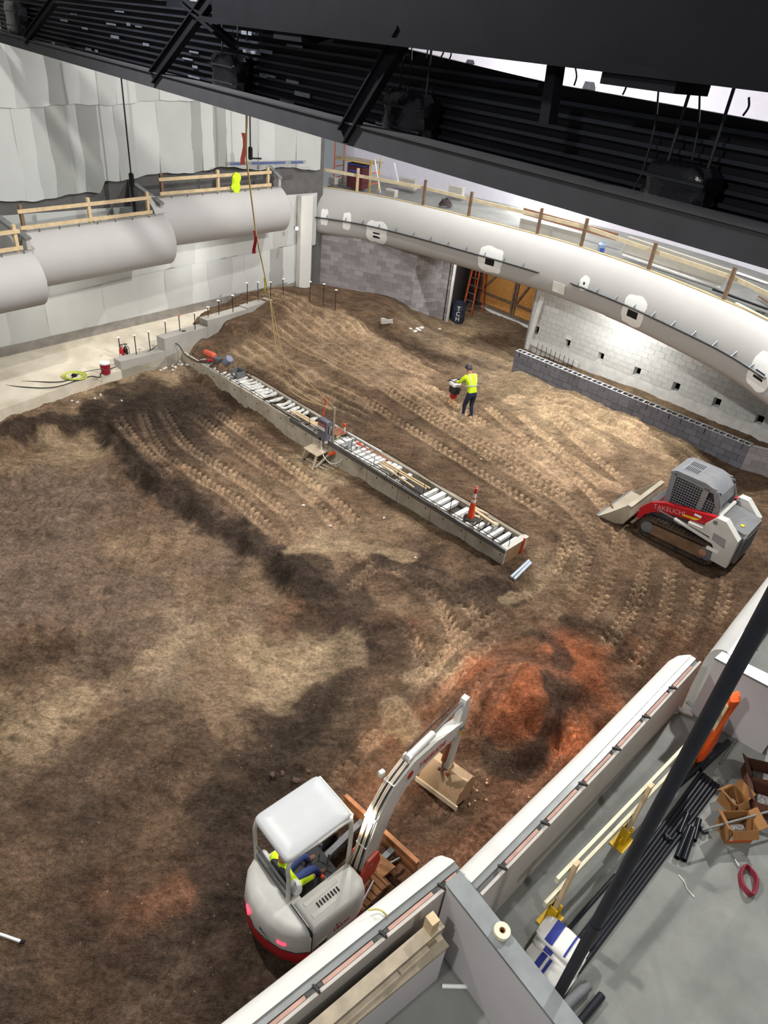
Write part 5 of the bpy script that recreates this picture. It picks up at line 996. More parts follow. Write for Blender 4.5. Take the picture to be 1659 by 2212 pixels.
# ------------------------------------------------------------------ compact track loader
lf = math.radians(140); LO = np.array([7.94, 15.41, 0]); LO[2] = ground(LO[0], LO[1], True)-.0
ld = thing('track_loader', 'red white and grey compact track loader with its bucket lowered', 'loader', LO, lf)
idt = lambda x, y, z: np.array([x, y, z])
for yc in (.66, -.66):
    pts = [(-.95, .06), (.72, .03), (.88, .1), (.96, .28), (.90, .45), (.76, .53), (-.85, .62), (-1.0, .58), (-1.08, .42), (-1.07, .2)]
    t = belt(pts, yc-.17, yc+.17, idt).build('track_belt', RUB, ld, 35); lugs(pts, yc-.17, yc+.17, idt, .1, t, RUB)
    MB().loft([[np.array([x, y, z]) for x, z in ((-.8, .14), (.72, .12), (.8, .3), (.7, .4), (-.75, .46), (-.9, .35))] for y in (yc-.1, yc+.1)]).build('track_frame', mat('muddy_frame', (126, 96, 70), .85, vary=.25, dirt=(150, 130, 108), dscale=3), ld, 0)
    for x, z, r in ((.74, .29, .17), (-.88, .36, .2)): MB().lathe([(.05, -.13), (r, -.12), (r, .12), (.05, .13)], (x, yc, z), (0, 1, 0), 14).build('track_wheel', GREYM, ld)
    MB().lathe([(.1, 0), (.1, .05), (.03, .06)], (-.78, yc+math.copysign(.1, yc), .34), (0, math.copysign(1, yc), 0), 14).build('drive_hub', mat('tan_hub', (170, 128, 100), .8), ld)
MB().cbox(-1.25, .95, -.46, .46, .22, .92, .04).build('chassis', GREYM, ld)
for s in (-1, 1):
    y0 = s*.62
    MB().prism([(-1.42, y0, .26), (-1.02, y0, .28), (-.98, y0, .62), (-.78, y0, .86), (-.2, y0, .92), (-.2, y0, .98), (-.62, y0, 1.0), (-.58, y0, 1.12), (-.78, y0, 1.42), (-1.0, y0, 1.42), (-1.42, y0, 1.06)], (0, s*.23, 0)).build('rear_tower', OFFW, ld, 20)
    MB().prism([(-1.2, s*.851, .74), (-.86, s*.851, .82), (-.84, s*.851, 1.02), (-1.16, s*.851, .98)], (0, s*.006, 0)).build('tower_window', mat('grey_decal', (150, 146, 148), .6), ld, 0)
    MB().box(-1.12, -.82, s*.852-.003, s*.852+.003, .52, .62).build('maker_plate', WHT, ld, 0); MB().tube([(-.78, s*.55, 1.3), (-.78, s*.88, 1.3)], .05, 12).build('tower_pin', GREYM, ld)
    arm_ = MB().prism([(-.80, s*.60, 1.20), (-.74, s*.60, 1.36), (.52, s*.60, 1.12), (.86, s*.60, .96), (1.06, s*.60, .70), (1.08, s*.60, .42), (.98, s*.60, .36), (.90, s*.60, .56), (.72, s*.60, .74), (.3, s*.60, .88), (-.7, s*.60, 1.08)], (0, s*.13, 0)).build('lift_arm', RED, ld, 20)
    text('arm_lettering', 'TAKEUCHI', .17, mat('faded_letter', (214, 150, 150), .6), arm_, frame((.36, s*.737, .99), (-s, 0, .22*s), (0, s, 0)), label='pale maker lettering')
    MB().prism([(-.42, s*.735, 1.13), (.0, s*.735, 1.06), (.02, s*.735, 1.01), (-.3, s*.735, 1.04)], (0, s*.006, 0)).build('yellow_decal', YEL, arm_, 0); MB().box(-.42, -.24, s*.737-.002, s*.737+.003, 1.16, 1.22).build('white_decal', WHT, arm_, 0)
    MB().tube([(-.9, s*.78, .72), (.15, s*.78, .86)], .05, 10).build('lift_cylinder', OFFW, ld); MB().tube([(.15, s*.78, .86), (.62, s*.74, .86)], .026, 8).build('lift_rod', CHROME, ld)
    MB().tube([(.8, s*.5, .8), (1.12, s*.5, .5)], .04, 8).build('tilt_cylinder', RED, ld); MB().beam((.98, s*.5, .45), (1.2, s*.5, .3), .1, .12).build('coupler_arm', mat('coupler_red', (150, 40, 46), .6), ld, 0)
rd_ = MB().loft([[np.array([x, y, z]) for y, z in ((-.58, .3), (.58, .3), (.58, 1.06), (.5, 1.16), (-.5, 1.16), (-.58, 1.06))] for x in (-1.5, -1.3)]).build('rear_door', GREYM, ld, 20)
MB().box(-1.515, -1.495, -.42, .42, .42, 1.0).build('rear_grille', mat('dark_grille', (84, 86, 90), .7, vary=.3, scale=40), rd_, 0)
MB().prism([(-1.44, -.56, 1.1), (-.55, -.56, 1.2), (-.55, .56, 1.2), (-1.44, .56, 1.1)], (0, 0, .06)).build('rear_hood', GREYM, ld, 0); MB().tube([(-.75, -.5, 1.3), (-.75, .5, 1.3)], .05, 10).build('cross_tube', OFFW, ld); MB().box(-1.3, -1.22, .2, .3, 1.19, 1.2).build('yellow_decal', YEL, ld, 0)
# cab
CW = .5
for s in (-1, 1):
    y = s*CW; q = MB()
    for a, b in (((-.60, .95), (-.64, 1.5)), ((-.64, 1.5), (-.46, 1.86)), ((-.46, 1.86), (.60, 1.9)), ((.62, 1.9), (.56, .98)), ((.56, 1.0), (-.60, 1.0)), ((-.22, .98), (-.24, 1.85))): q.beam((a[0], y, a[1]), (b[0], y, b[1]), .05, .14)
    sf = q.build('cab_side_frame', CABG, ld, 0); mesh_ = MB()
    for x in np.arange(-.16, .56, .065): mesh_.beam((x, y, 1.02), (x, y, 1.84), .018, .012)
    for z in np.arange(1.06, 1.84, .07): mesh_.beam((-.2, y, z), (.54, y, z), .012, .018)
    for x in np.arange(-.56, -.26, .065): mesh_.beam((x, y, 1.02), (x, y, 1.62), .018, .012)
    for z in np.arange(1.06, 1.62, .07): mesh_.beam((-.58, y, z), (-.26, y, z), .012, .018)
    mesh_.build('window_guard_mesh', CABG, ld, 0, kind='stuff')
    MB().box(-.58, .54, y-s*.04-.004, y-s*.04+.004, 1.0, 1.85).build('dark_side_panel', mat('dark_panel', (46, 48, 56), .15), ld, 0)  # opaque dark panel added behind the mesh for the dim cab interior
MB().prism([(x, -CW-.04, z) for x, z in ((-.66, 1.5), (-.58, 1.77), (-.42, 1.91), (-.18, 1.98), (.58, 1.98), (.72, 1.9), (.70, 1.85), (.56, 1.91), (-.18, 1.91), (-.38, 1.85), (-.52, 1.72), (-.59, 1.5))], (0, 2*CW+.08, 0)).build('cab_roof', CABG, ld, 30)
MB().box(-.64, -.58, -CW+.02, CW-.02, .95, 1.56).build('rear_window', mat('dusty_glass', (108, 112, 112), .2), ld, 0)
rg = MB().box(.12, .52, -.34, .34, 1.978, 1.99).build('roof_vent', mat('roof_vent_grey', (140, 142, 146), .5), ld, 0)
for k in range(9): MB().box(.15+k*.04, .17+k*.04, -.31, -.02, 1.988, 1.996).build('vent_slot', DARK, rg, 0); MB().box(.15+k*.04, .17+k*.04, .02, .31, 1.988, 1.996).build('vent_slot', DARK, rg, 0)
MB().cbox(-.3, .15, -.3, .3, .9, 1.3, .05).build('cab_seat', BLKV, ld); MB().box(-.55, .55, -CW, CW, .9, .96).build('cab_floor', DARK, ld, 0)
MB().beam((.56, -CW, 1.0), (.56, CW, 1.0), .05, .08).build('front_sill', RED, ld, 0); MB().cbox(.5, .8, -.4, .4, .7, .95, .04).build('front_step', mat('dark_red', (120, 26, 36), .6), ld)
# bucket
bp_ = [(1.22, .72), (1.16, .40), (1.26, .16), (1.46, .06), (1.98, .03)]
lb = MB().sheet([[(x, y, z) for x, z in bp_] for y in (-1.0, -.3, .3, 1.0)], (.0, 0, .025)).build('bucket', mat('loader_bucket', (172, 164, 146), .65, .2, vary=.2, scale=3, dirt=(120, 96, 70), damount=.6), ld, 30)
for y in (-1.0, .97): MB().prism([(x, y, z) for x, z in bp_]+[(1.7, y, .3), (1.32, y, .72)], (0, .03, 0)).build('bucket_side', mat('loader_bucket', (172, 164, 146)), lb, 0)
MB().beam((1.25, -1.0, .73), (1.25, 1.0, .73), .12, .05).build('bucket_top_bar', mat('loader_bucket', (172, 164, 146)), lb, 0); MB().beam((1.98, -1.0, .035), (1.98, 1.0, .035), .12, .03).build('bucket_lip', STEEL, lb, 0)
# ------------------------------------------------------------------ long footing trench with white blocks and bars
S0 = at(392, 760, .2); S1 = at(1092, 1190, .2); SU = unit([*(S1-S0)[:2], 0]); SV = np.array([-SU[1], SU[0], 0]); SL = float((S1-S0)@SU); SW_ = .95
def sp(s, t, z): p = S0+SU*s+SV*t; return np.array([p[0], p[1], z])
ft = thing('concrete_footing', 'long concrete footing trench filled with white cross pieces and bars', 'footing')
FTC = mat('footing_concrete', (188, 178, 160), .9, vary=.12, scale=2, bump=.3, bscale=14, dirt=(124, 102, 80), dscale=1.6, damount=.65)
segs = np.linspace(0, SL, 13)
for a, b in zip(segs[:-1], segs[1:]): MB().par(sp(a+.008, 0, -.75), SU*(b-a-.016), SV*.11, (0, 0, .95+.0)).build('near_wall', FTC, ft, 0)
MB().par(sp(0, SW_-.11, -.75), SU*SL, SV*.11, (0, 0, .93)).build('far_wall', FTC, ft, 0); MB().par(sp(SL-.1, .11, -.75), SU*.1, SV*(SW_-.22), (0, 0, .93)).build('end_wall', mat('brown_form_ply', (158, 122, 88), .85), ft, 0)
MB().par(sp(0, .11, -.75), SU*(SL-.1), SV*(SW_-.22), (0, 0, .76)).build('trench_bed', mat('trench_bed_grime', (70, 66, 62), .9), ft, 0)
EDG = mat('edge_angle_steel', (112, 112, 110), .5, .4, vary=.2)
for a, b in ((6.2, 9.6), (9.62, 12.4), (12.42, SL)): MB().par(sp(a, -.012, .1), SU*(b-a), SV*.014, (0, 0, .115)).par(sp(a, -.012, .2), SU*(b-a), SV*.07, (0, 0, .014)).build('edge_angle', EDG, ft, 0)
MB().par(sp(SL-.16, -.01, .18), SU*.17, SV*(SW_+.02), (0, 0, .025)).build('end_plate', mat('pale_plate', (206, 202, 190), .7), ft, 0)
FOAM = mat('white_foam', (232, 232, 228), .8, vary=.06, scale=6, dirt=(160, 150, 132), dscale=5, damount=.5); FILM = mat('rumpled_film', (214, 214, 208), .35, vary=.15, scale=9, bump=.8, bscale=12, dirt=(130, 122, 108), dscale=6, damount=.7)
s = .9
while s < SL-.25:
    w = RNG.uniform(.09, .15)
    if 10.6 < s < 11.5 or RNG.random() < .07: s += .2; continue
    if s < 6.6:
        P = []
        for f in np.linspace(0, 1, 9): k = 1+.25*math.sin(9*f+s*7); P.append([sp(s+w*.6*k*math.cos(a)+.03*math.sin(5*f+s), .12+.7*f, .12+.06*k*math.sin(a)) for a in np.linspace(0, 2*math.pi, 9, endpoint=False)])
        MB().loft(P).build('film_roll', FILM, ft, 40)
    else: MB().par(sp(s, .12, .04), SU*w, SV*.71, (0, 0, RNG.uniform(.07, .13))).build('foam_block', FOAM, ft, 0)
    s += RNG.uniform(.18, .25)
for t, z in ((.03, .26), (.08, .3), (.88, .26), (.93, .22)):
    a = .5; k = 0
    while a < SL-.8:
        b = min(a+RNG.uniform(3, 5), SL-.1); MB().tube([sp(x, t+.02*math.sin(x*1.3+t*9), z+.02*math.sin(x*2+t)) for x in np.linspace(a, b, 9)], .010, 5).build('long_bar', RUST, ft); a = b-.4
for a in np.arange(.5, SL, .62):
    t = .03; MB().tube([sp(a, t, .0), sp(a, t, .2+RNG.uniform(.08, .14))], .009, 5).build('upright_bar', RUST, ft)
    MB().beam(sp(a+.3, -.002, .02), sp(a+.3, -.012, .02), .02, .05).build('form_tie', DARK, ft, 0)
for a in np.arange(6.9, SL, .95): MB().tube([sp(a, .2, .0), sp(a, .2, RNG.uniform(.45, .62))], .009, 5).build('tall_bar', RUST, ft)
# things left on the footing
def box_thing(name, label, cat, p, q, w, h, m, up=(0, 0, 1), group=None): o = MB().beam(p, q, w, h, up).build(name, m, None, 0); return tag(o, label, cat, group)
cone = thing('traffic_cone', 'orange traffic cone with two white bands and a black base', 'cone', sp(SL-1.45, .42, .15))
MB().lathe([(.17, .0), (.185, .02), (.18, .05), (.12, .07), (.1, .06)], n=18).build('base', mat('black_rubber', (44, 43, 44), .8, dirt=(120, 110, 100)), cone)
def ring(z0, z1, m, name): r = lambda z: .10-.075*z/.95; MB().lathe([(r(z0), z0), (r(z1), z1)], n=18).build(name, m, cone)
ring(.05, .52, ORG, 'cone_body'); ring(.52, .62, WHT, 'white_band'); ring(.62, .66, ORG, 'cone_body'); ring(.66, .78, WHT, 'white_band'); ring(.78, .90, mat('red_orange', (214, 40, 40), .6), 'cone_top'); MB().lathe([(.025, .9), (.045, .92), (.045, .94), (.02, .96), (.03, .985), (.01, 1.0)], n=12).build('knob', mat('pink_knob', (240, 120, 110), .6), cone)
for k, (a, t, b, u) in enumerate(((9.85, .30, 11.3, .2), (9.9, .36, 11.55, .42), (9.95, .42, 11.6, .52))): box_thing('timber_stake', ['timber stake lying nearest the dirt, left of the cone', 'timber stake in the middle of the three by the cone', 'timber stake farthest back of the three by the cone'][k], 'stake', sp(a, t, .27+.02*k), sp(b, u, .25), .05, .03, WOOD, group='stakes on the footing')
for k, (a, t, b, u, z) in enumerate(((13.1, .55, 13.75, .75, .2), (13.0, .7, 13.8, .62, .25), (12.9, .78, 13.35, .86, .24))): box_thing('timber_offcut', ['pale timber offcut leaning right behind the cone', 'crossed pale timber offcut on top behind the cone', 'short timber offcut at the far rim behind the cone'][k], 'offcut', sp(a, t, z), sp(b, u, z), .08, .035, mat('bleached_timber', (206, 190, 158), .8), group='offcuts behind the cone')
for k, (a, t, b, u) in enumerate(((5.9, .28, 7.35, .3), (6.1, .36, 7.4, .40))): box_thing('plank', ['pale plank on the footing passing behind the switch box', 'second plank lying against the first on the footing'][k], 'plank', sp(a, t, .26), sp(b, u, .26), .1, .035, WOOD)
box_thing('plank', 'grey stick bundle lying on the rim left of the switch box', 'plank', sp(5.2, .1, .24), sp(6.6, .12, .24), .06, .03, WOODG)
r = thing('shovel', 'orange-handled shovel lying along the footing', 'shovel', sp(8.75, .6, .25), math.atan2(SU[1], SU[0])); MB().tube([(0, 0, 0), (1.25, .05, .02)], .017, 8).build('handle', mat('orange_shaft', (206, 120, 78), .7), r); MB().cbox(-.14, .03, -.05, .05, -.02, .03, .015).build('grip', mat('red_grip', (214, 60, 40), .6), r)
r = thing('spade', 'grey spade with a pale D-shaped grip on the footing', 'spade', sp(8.15, .35, .24), math.atan2(SU[1], SU[0])); MB().tube([(0, -.05, .03), (-.1, -.07, .03), (-.12, 0, .03), (-.1, .07, .03), (0, .05, .03)], .013, 6).build('grip', mat('cream_grip', (226, 214, 160), .6), r); MB().tube([(0, 0, .03), (.25, 0, .02)], .016, 6).build('shaft', GREYM, r); MB().sheet([[(.25+.1*i, y, .02+.25*y*y) for y in (-.11, -.05, 0, .05, .11)] for i in range(4)], (0, 0, .008)).build('blade', STEEL, r)
r = thing('marker_tube', 'small white tube with an orange cap on the footing', 'tube', sp(7.85, .78, .22)); MB().lathe([(.035, 0), (.035, .17)], n=12).build('tube', WHT, r); MB().lathe([(.037, .17), (.037, .27), (.02, .28)], n=12).build('cap', ORG, r)
o = MB().tube([sp(7.95, .8, .25), sp(9.4, .83, .25)], .025, 8).build('white_pipe', WHT); tag(o, 'white pipe lying along the far rim of the footing', 'pipe')
r = thing('cord_coil', 'small coil of yellow cord on the footing', 'cord', sp(7.35, .45, .22))
for k in range(4): MB().tube([(.12*math.cos(t)*(1-.1*k), .09*math.sin(t)*(1+.05*k), .02*k+.015*math.sin(3*t)) for t in np.linspace(0, 6.28, 18)], .014, 5).build('turn', mat('yellow_cord_bright', (226, 206, 40), .6), r)
o = MB().sheet([[sp(7.55+.14*i, .42+.11*j, .22+.01*math.sin(i*2+j)) for j in range(5)] for i in range(4)], (0, 0, .012)).build('rusty_plate', mat('rust_plate', (150, 98, 72), .85, vary=.25)); tag(o, 'flat rusty plate on the footing beside the yellow cord', 'plate')
r = thing('tool_tub', 'grey open tub on the white film of the footing', 'tub', sp(2.75, .5, .2), math.atan2(SU[1], SU[0])); q = MB(); q.box(-.2, .2, -.16, .16, 0, .02)
for a in ((-.2, .2, -.16, -.14), (-.2, .2, .14, .16), (-.2, -.18, -.14, .14), (.18, .2, -.14, .14)): MB().box(*a, .02, .2).build('side', GREYM, r, 0)
q.build('bottom', GREYM, r, 0); MB().box(-.06, .06, -.165, -.16, .06, .14).build('label_plate', WHT, r, 0)
r = thing('blue_roll', 'blue-grey roll standing at the start of the footing', 'roll', sp(1.75, .62, .2)); MB().lathe([(.13, 0), (.14, .03), (.13, .42), (.1, .44)], (0, 0, 0), (.55, -.35, .75), 16).build('roll', mat('blue_grey_cloth', (142, 148, 170), .8, vary=.1), r); MB().lathe([(.16, 0), (.17, .1), (.16, .2)], (-.22, .1, 0), (0, 0, 1), 16).build('grey_bucket', mat('dark_grey_bucket', (92, 90, 92), .7), r)
r = thing('orange_tube', 'orange cylinder lying at the near end of the ledge kerb', 'cylinder', sp(.95, .55, .3)); MB().lathe([(.1, 0), (.11, .05), (.11, .5), (.07, .55)], (-.2, .2, 0), (.75, -.6, .05), 14).build('body', mat('faded_orange', (226, 104, 78), .7), r)
r = thing('red_tool', 'red tool lying beside the blue-grey roll', 'tool', sp(1.35, .35, .24)); MB().cbox(-.14, .14, -.04, .04, 0, .07, .02).build('body', RED, r); MB().tube([(.14, 0, .04), (.3, .05, .03)], .012, 6).build('bit', STEEL, r)
box_thing('rusty_beam', 'short rusty channel across the start of the footing', 'beam', sp(1.15, .02, .24), sp(1.3, .95, .24), .08, .06, mat('rusty_channel', (104, 76, 62), .8))
for k, (x, y, x2, y2) in enumerate(((1103, 1250, 1142, 1214), (1110, 1254, 1146, 1218))):
    a, b = gat(x, y)+(0, 0, .05), gat(x2, y2)+(0, 0, .05); o = MB().tube([a, b], .035, 10).build('conduit_pipe', mat('pale_blue_pipe', (196, 206, 220), .4), None); tag(o, ['pale blue pipe on the dirt past the footing, left one', 'pale blue pipe on the dirt past the footing, right one'][k], 'pipe', 'pipes past the footing')
for k, (a, b) in enumerate((((1063, 1198), (1092, 1214)), ((1122, 1158), (1128, 1185)))):
    o = MB().beam(gat(*a)+(0, 0, .03) if not k else sp(SL+.02, .75, .25), gat(*b)+(0, 0, .03) if not k else sp(SL+.03, .7, -.25), .05, .02).build('orange_stake', ORG, None, 0); tag(o, ['orange stake lying in front of the footing end', 'orange ribbon stake hanging down the footing end'][k], 'stake')

# ------------------------------------------------------------------ temporary power stand
ps = gat(704, 1000); fa = math.atan2(SU[1], SU[0])
st = thing('power_stand', 'grey electrical switch box on a rough timber stand', 'electrical stand', ps, fa)
MB().beam((.12, .1, -.05), (.12, .1, 1.85), .07, .05).build('tall_post', WOODG, st, 0); MB().beam((-.22, .1, .1), (-.22, .1, 1.05), .07, .05).build('short_post', WOODG, st, 0)
bx = MB().cbox(-.30, .10, -.14, .06, .82, 1.42, .015).build('switch_box', mat('switch_grey', (112, 114, 124), .5), st)
MB().box(-.26, .04, -.146, -.139, 1.22, 1.33).build('red_sign', RED, bx, 0); MB().box(-.26, .04, -.146, -.139, 1.10, 1.215).build('white_sign', WHT, bx, 0)
text('danger_lettering', 'DANGER', .07, WHT, bx, frame((-.11, -.148, 1.275), (1, 0, 0), (0, -1, 0)), .001)
MB().box(.10, .13, -.06, .0, 1.05, 1.3).build('switch_lever', STEEL, bx, 0)
for x in (-.22, .02): MB().cbox(x-.04, x+.04, -.1, -.02, .70, .80, .01).build('outlet', WHT if x > 0 else DARK, st)
MB().par((-.55, -.42, .38), (.62, 0, .0), (0, .42, .04), (0, 0, .025)).build('table_board', mat('weathered_ply', (190, 172, 146), .85), st, 0)
for a, b in (((-.45, -.4, .38), (-.5, -.55, 0)), ((.0, -.38, .38), (.1, -.6, 0)), ((.12, .1, .4), (.1, -.5, .06)), ((.12, .12, .45), (.45, .0, .03)), ((-.1, -.3, .1), (.5, -.1, .05))): MB().beam(a, b, .07, .04).build('brace', WOODG, st, 0)
MB().tube([(.2, -.05, .4), (.34, .0, .52)], .05, 8).build('orange_plug', ORG, st); MB().tube(spline([(-.25, .02, 1.42), (-.3, .1, 1.7), (-.25, .12, 1.95), (-.32, .1, 1.9)], 4), .02, 6).build('orange_cord_bundle', ORG, st)
MB().tube(spline([(-.15, -.08, .8), (-.05, -.15, .5), (.2, -.2, .3), (.5, -.1, .25), (.75, .2, .6)], 6), .011, 6).build('white_cable', WHT, st)
a, b = gat(655, 990), gat(700, 1018); box_thing('board_strip', 'pale board strip on the dirt in front of the power stand', 'board', a+(0, 0, .03), b+(0, 0, .03), .06, .025, WOODG)
# yellow ropes from the truss down to the stand
top = TL+TD*float((onT(518, 250)-TL)@TD)-TN*.1; top[2] = 9.1; bot = ps+np.array([math.cos(fa)*.12-math.sin(fa)*.1, math.sin(fa)*.12+math.cos(fa)*.1, 1.85])
def depth_pt(x, y, f):
    d0, d1 = np.linalg.norm(top-CPOS), np.linalg.norm(bot-CPOS); r = ray(x, y); return CPOS+r/np.linalg.norm(r)*(d0+(d1-d0)*f)
k1, k2 = depth_pt(553, 505, .42), depth_pt(583, 648, .64)
o = MB().tube([top, depth_pt(532, 340, .15), k1, depth_pt(572, 595, .57), k2], .014, 6).build('main_rope', ROPE); tag(o, 'twisted pale rope hanging from the truss to the knot', 'rope')
for n_, pts in enumerate(([(583,648),(600,740),(640,800),(685,868)],[(583,648),(598,760),(618,830),(655,862),(690,872)],[(585,652),(612,770),(630,830),(668,860),(712,868)])):
    P = [depth_pt(x, y, .64+.36*(i/(len(pts)-1))) for i, (x, y) in enumerate(pts)]; P[-1] = bot-(.04*n_, 0, .05*n_)
    o = MB().tube(spline(P, 5), .009, 5).build('rope_strand', ROPE); tag(o, ['rope strand running straightest to the power stand post', 'slack rope strand sagging lowest onto the footing', 'middle rope strand between knot and power stand'][n_], 'rope')
for x, y, f, l, m in ((550, 522, .43, 'red and yellow tag tied low on the hanging rope', RED), (526, 320, .13, 'faded red ribbon tied high on the hanging rope', mat('faded_red', (226, 110, 96), .8))):
    p = depth_pt(x, y, f); o = MB().sheet([[p+(.032*i-.03+.02*math.sin(j), 0.02*math.sin(i+j), -.085*j+.2) for j in range(6)] for i in range(3)], (0, .01, 0)).build('rope_tag', m, None, 40); tag(o, l, 'tag')
p = depth_pt(569, 600, .58); o = MB().sheet([[p+(.03*i+.02*math.sin(j), 0, -.1*j) for j in range(4)] for i in range(2)], (0, .01, 0)).build('rope_tag', mat('lime_tag', (214, 214, 60), .8)); tag(o, 'narrow yellow ribbon fluttering above the knot', 'tag')

# ------------------------------------------------------------------ worker with rammer
wp = gat(1010, 897); wang = math.radians(122)
JW = {'pelvis': ((-.04, 0, .94), (.13, .15)), 'waist': ((.03, 0, 1.08), (.12, .15)), 'chest': ((.14, 0, 1.32), (.13, .18)), 'neck': ((.26, 0, 1.50), .06), 'head': ((.33, 0, 1.58), .085), 'crown': ((.38, 0, 1.68), .09),
      'shR': ((.2, -.2, 1.42), .08), 'elR': ((.34, -.3, 1.18), .055), 'wrR': ((.58, -.22, 1.08), .04), 'shL': ((.2, .2, 1.42), .08), 'elL': ((.34, .31, 1.18), .055), 'wrL': ((.58, .22, 1.08), .04),
      'hpR': ((-.04, -.1, .88), .105), 'knR': ((.04, -.11, .48), .075), 'anR': ((-.06, -.12, .1), .05), 'toR': ((.12, -.14, .05), .042), 'hpL': ((-.04, .1, .88), .105), 'knL': ((.1, .12, .48), .075), 'anL': ((.08, .13, .1), .05), 'toL': ((.26, .15, .05), .042)}
EW = [('pelvis', 'waist'), ('waist', 'chest'), ('chest', 'neck'), ('neck', 'head'), ('head', 'crown'), ('chest', 'shR'), ('shR', 'elR'), ('elR', 'wrR'), ('chest', 'shL'), ('shL', 'elL'), ('elL', 'wrL'), ('pelvis', 'hpR'), ('hpR', 'knR'), ('knR', 'anR'), ('anR', 'toR'), ('pelvis', 'hpL'), ('hpL', 'knL'), ('knL', 'anL'), ('anL', 'toL')]
def regw(c):
    if c.z > 1.50 and c.x > .18: return 2
    if c.x > .55 and abs(c.y) > .1: return 2
    if c.z > .96: return 0
    return 3 if c.z < .11 else 1
wk, wbody = person('worker_body', 'worker in a lime shirt, jeans and dark hard hat guiding a rammer', JW, EW, regw, [LIME, NAVY, SKIN, BOOT], wp, wang)
SILV = mat('reflective_tape', (214, 224, 214), .3)
def band(z0, dx, tilt, w=.05):
    R = [[np.array([.06+dx+.165*math.cos(t)*.92, .208*math.sin(t), z0+tilt*math.cos(t)+dz]) for t in np.linspace(0, 2*math.pi, 20, endpoint=False)] for dz in (0, w)]
    MB().loft(R, False).build('reflective_band', SILV, wk, 60)
band(1.14, -.01, -.06)
for s in (-1, 1): MB().tube(spline([(-.03, s*.1, 1.15), (.03, s*.11, 1.35), (.14, s*.11, 1.50), (.25, s*.11, 1.46)], 4), .018, 5).build('reflective_band', SILV, wk)
hh = [[np.array([.36+.135*math.cos(a)*math.cos(t)*.95+.03*math.sin(a), .112*math.cos(a)*math.sin(t), 1.64+.13*math.sin(a)]) for t in np.linspace(0, 2*math.pi, 18, endpoint=False)] for a in np.linspace(-.1, 1.5, 7)]
MB().loft(hh).build('hard_hat', mat('charcoal_hat', (52, 54, 56), .4), wk, 60); MB().prism([(.44, -.09, 1.62), (.54, -.05, 1.60), (.55, .05, 1.60), (.44, .09, 1.62)], (0, 0, .014)).build('hat_brim', mat('charcoal_hat', (52, 54, 56)), wk)
for s in (-1, 1):
    MB().ball((.34, s*.09, 1.58), (.025, .012, .035), 8, 6).build('ear', SKIN, wk)
    MB().cbox(.57, .66, s*.22-.04, s*.22+.04, 1.03, 1.10, .02).build('palm', SKIN, wk)
    for k in range(4): y = s*.22+(-.033+.022*k); MB().tube([(.65, y, 1.09), (.685, y, 1.07), (.69, y, 1.04-.004*(k % 2)), (.665, y, 1.02)], .0095, 6).build('finger', SKIN, wk)
    MB().tube([(.59, s*.22-s*.035, 1.05), (.64, s*.22-s*.05, 1.03), (.67, s*.22-s*.03, 1.02)], .011, 6).build('thumb', SKIN, wk)
MB().ball((.425, 0, 1.575), (.02, .015, .02), 8, 6).build('nose', SKIN, wk)
rm_p = wp+np.array([math.cos(wang)*.98, math.sin(wang)*.98, 0]); rm_p[2] = ground(rm_p[0], rm_p[1])
rm = thing('trench_rammer', 'white and black vibrating rammer standing before the worker', 'rammer', rm_p, wang)
MB().prism([(-.16, -.13, 0), (.18, -.13, 0), (.24, -.11, .06), (.2, -.11, .08), (-.16, -.13, .06)], (0, .26, 0)).build('shoe', mat('tan_shoe', (196, 158, 112), .7), rm, 0)
MB().lathe([(.05, 0), (.085, .02), (.06, .05), (.085, .08), (.06, .11), (.085, .14), (.06, .17), (.085, .2), (.07, .24)], (0, 0, .08), (-.12, 0, 1), 14).build('bellows', mat('tan_bellows', (206, 150, 110), .7), rm)
MB().lathe([(.1, 0), (.12, .03), (.12, .14), (.09, .17)], (-.03, 0, .33), (-.12, 0, 1), 16).build('red_housing', RED, rm)
MB().cbox(-.22, .14, -.13, .13, .48, .72, .04).build('crankcase', mat('black_engine', (38, 38, 42), .5), rm); MB().cbox(-.02, .2, -.17, -.06, .5, .68, .03).build('engine_cover', WHT, rm); MB().cbox(-.2, .16, -.16, .16, .74, .92, .05).build('fuel_tank', WHT, rm); MB().lathe([(.04, 0), (.04, .04), (.02, .05)], (-.05, 0, .92), n=12).build('fuel_cap', DARK, rm)
MB().cbox(.14, .26, -.14, .02, .55, .8, .03).build('air_cleaner', mat('black_engine', (38, 38, 42)), rm); MB().lathe([(.07, 0), (.08, .02), (.08, .08), (.05, .1)], (0, -.17, .6), (0, -1, 0), 14).build('recoil_starter', mat('black_engine', (38, 38, 42)), rm)
MB().tube(spline([(.15, .2, .88), (-.1, .22, 1.0), (-.35, .22, 1.03), (-.36, .1, 1.035), (-.36, -.1, 1.035), (-.35, -.22, 1.03), (-.1, -.22, 1.0), (.15, -.2, .88), (.2, 0, .9), (.15, .2, .88)], 5), .018, 8).build('handle_loop', mat('black_engine', (38, 38, 42)), rm)

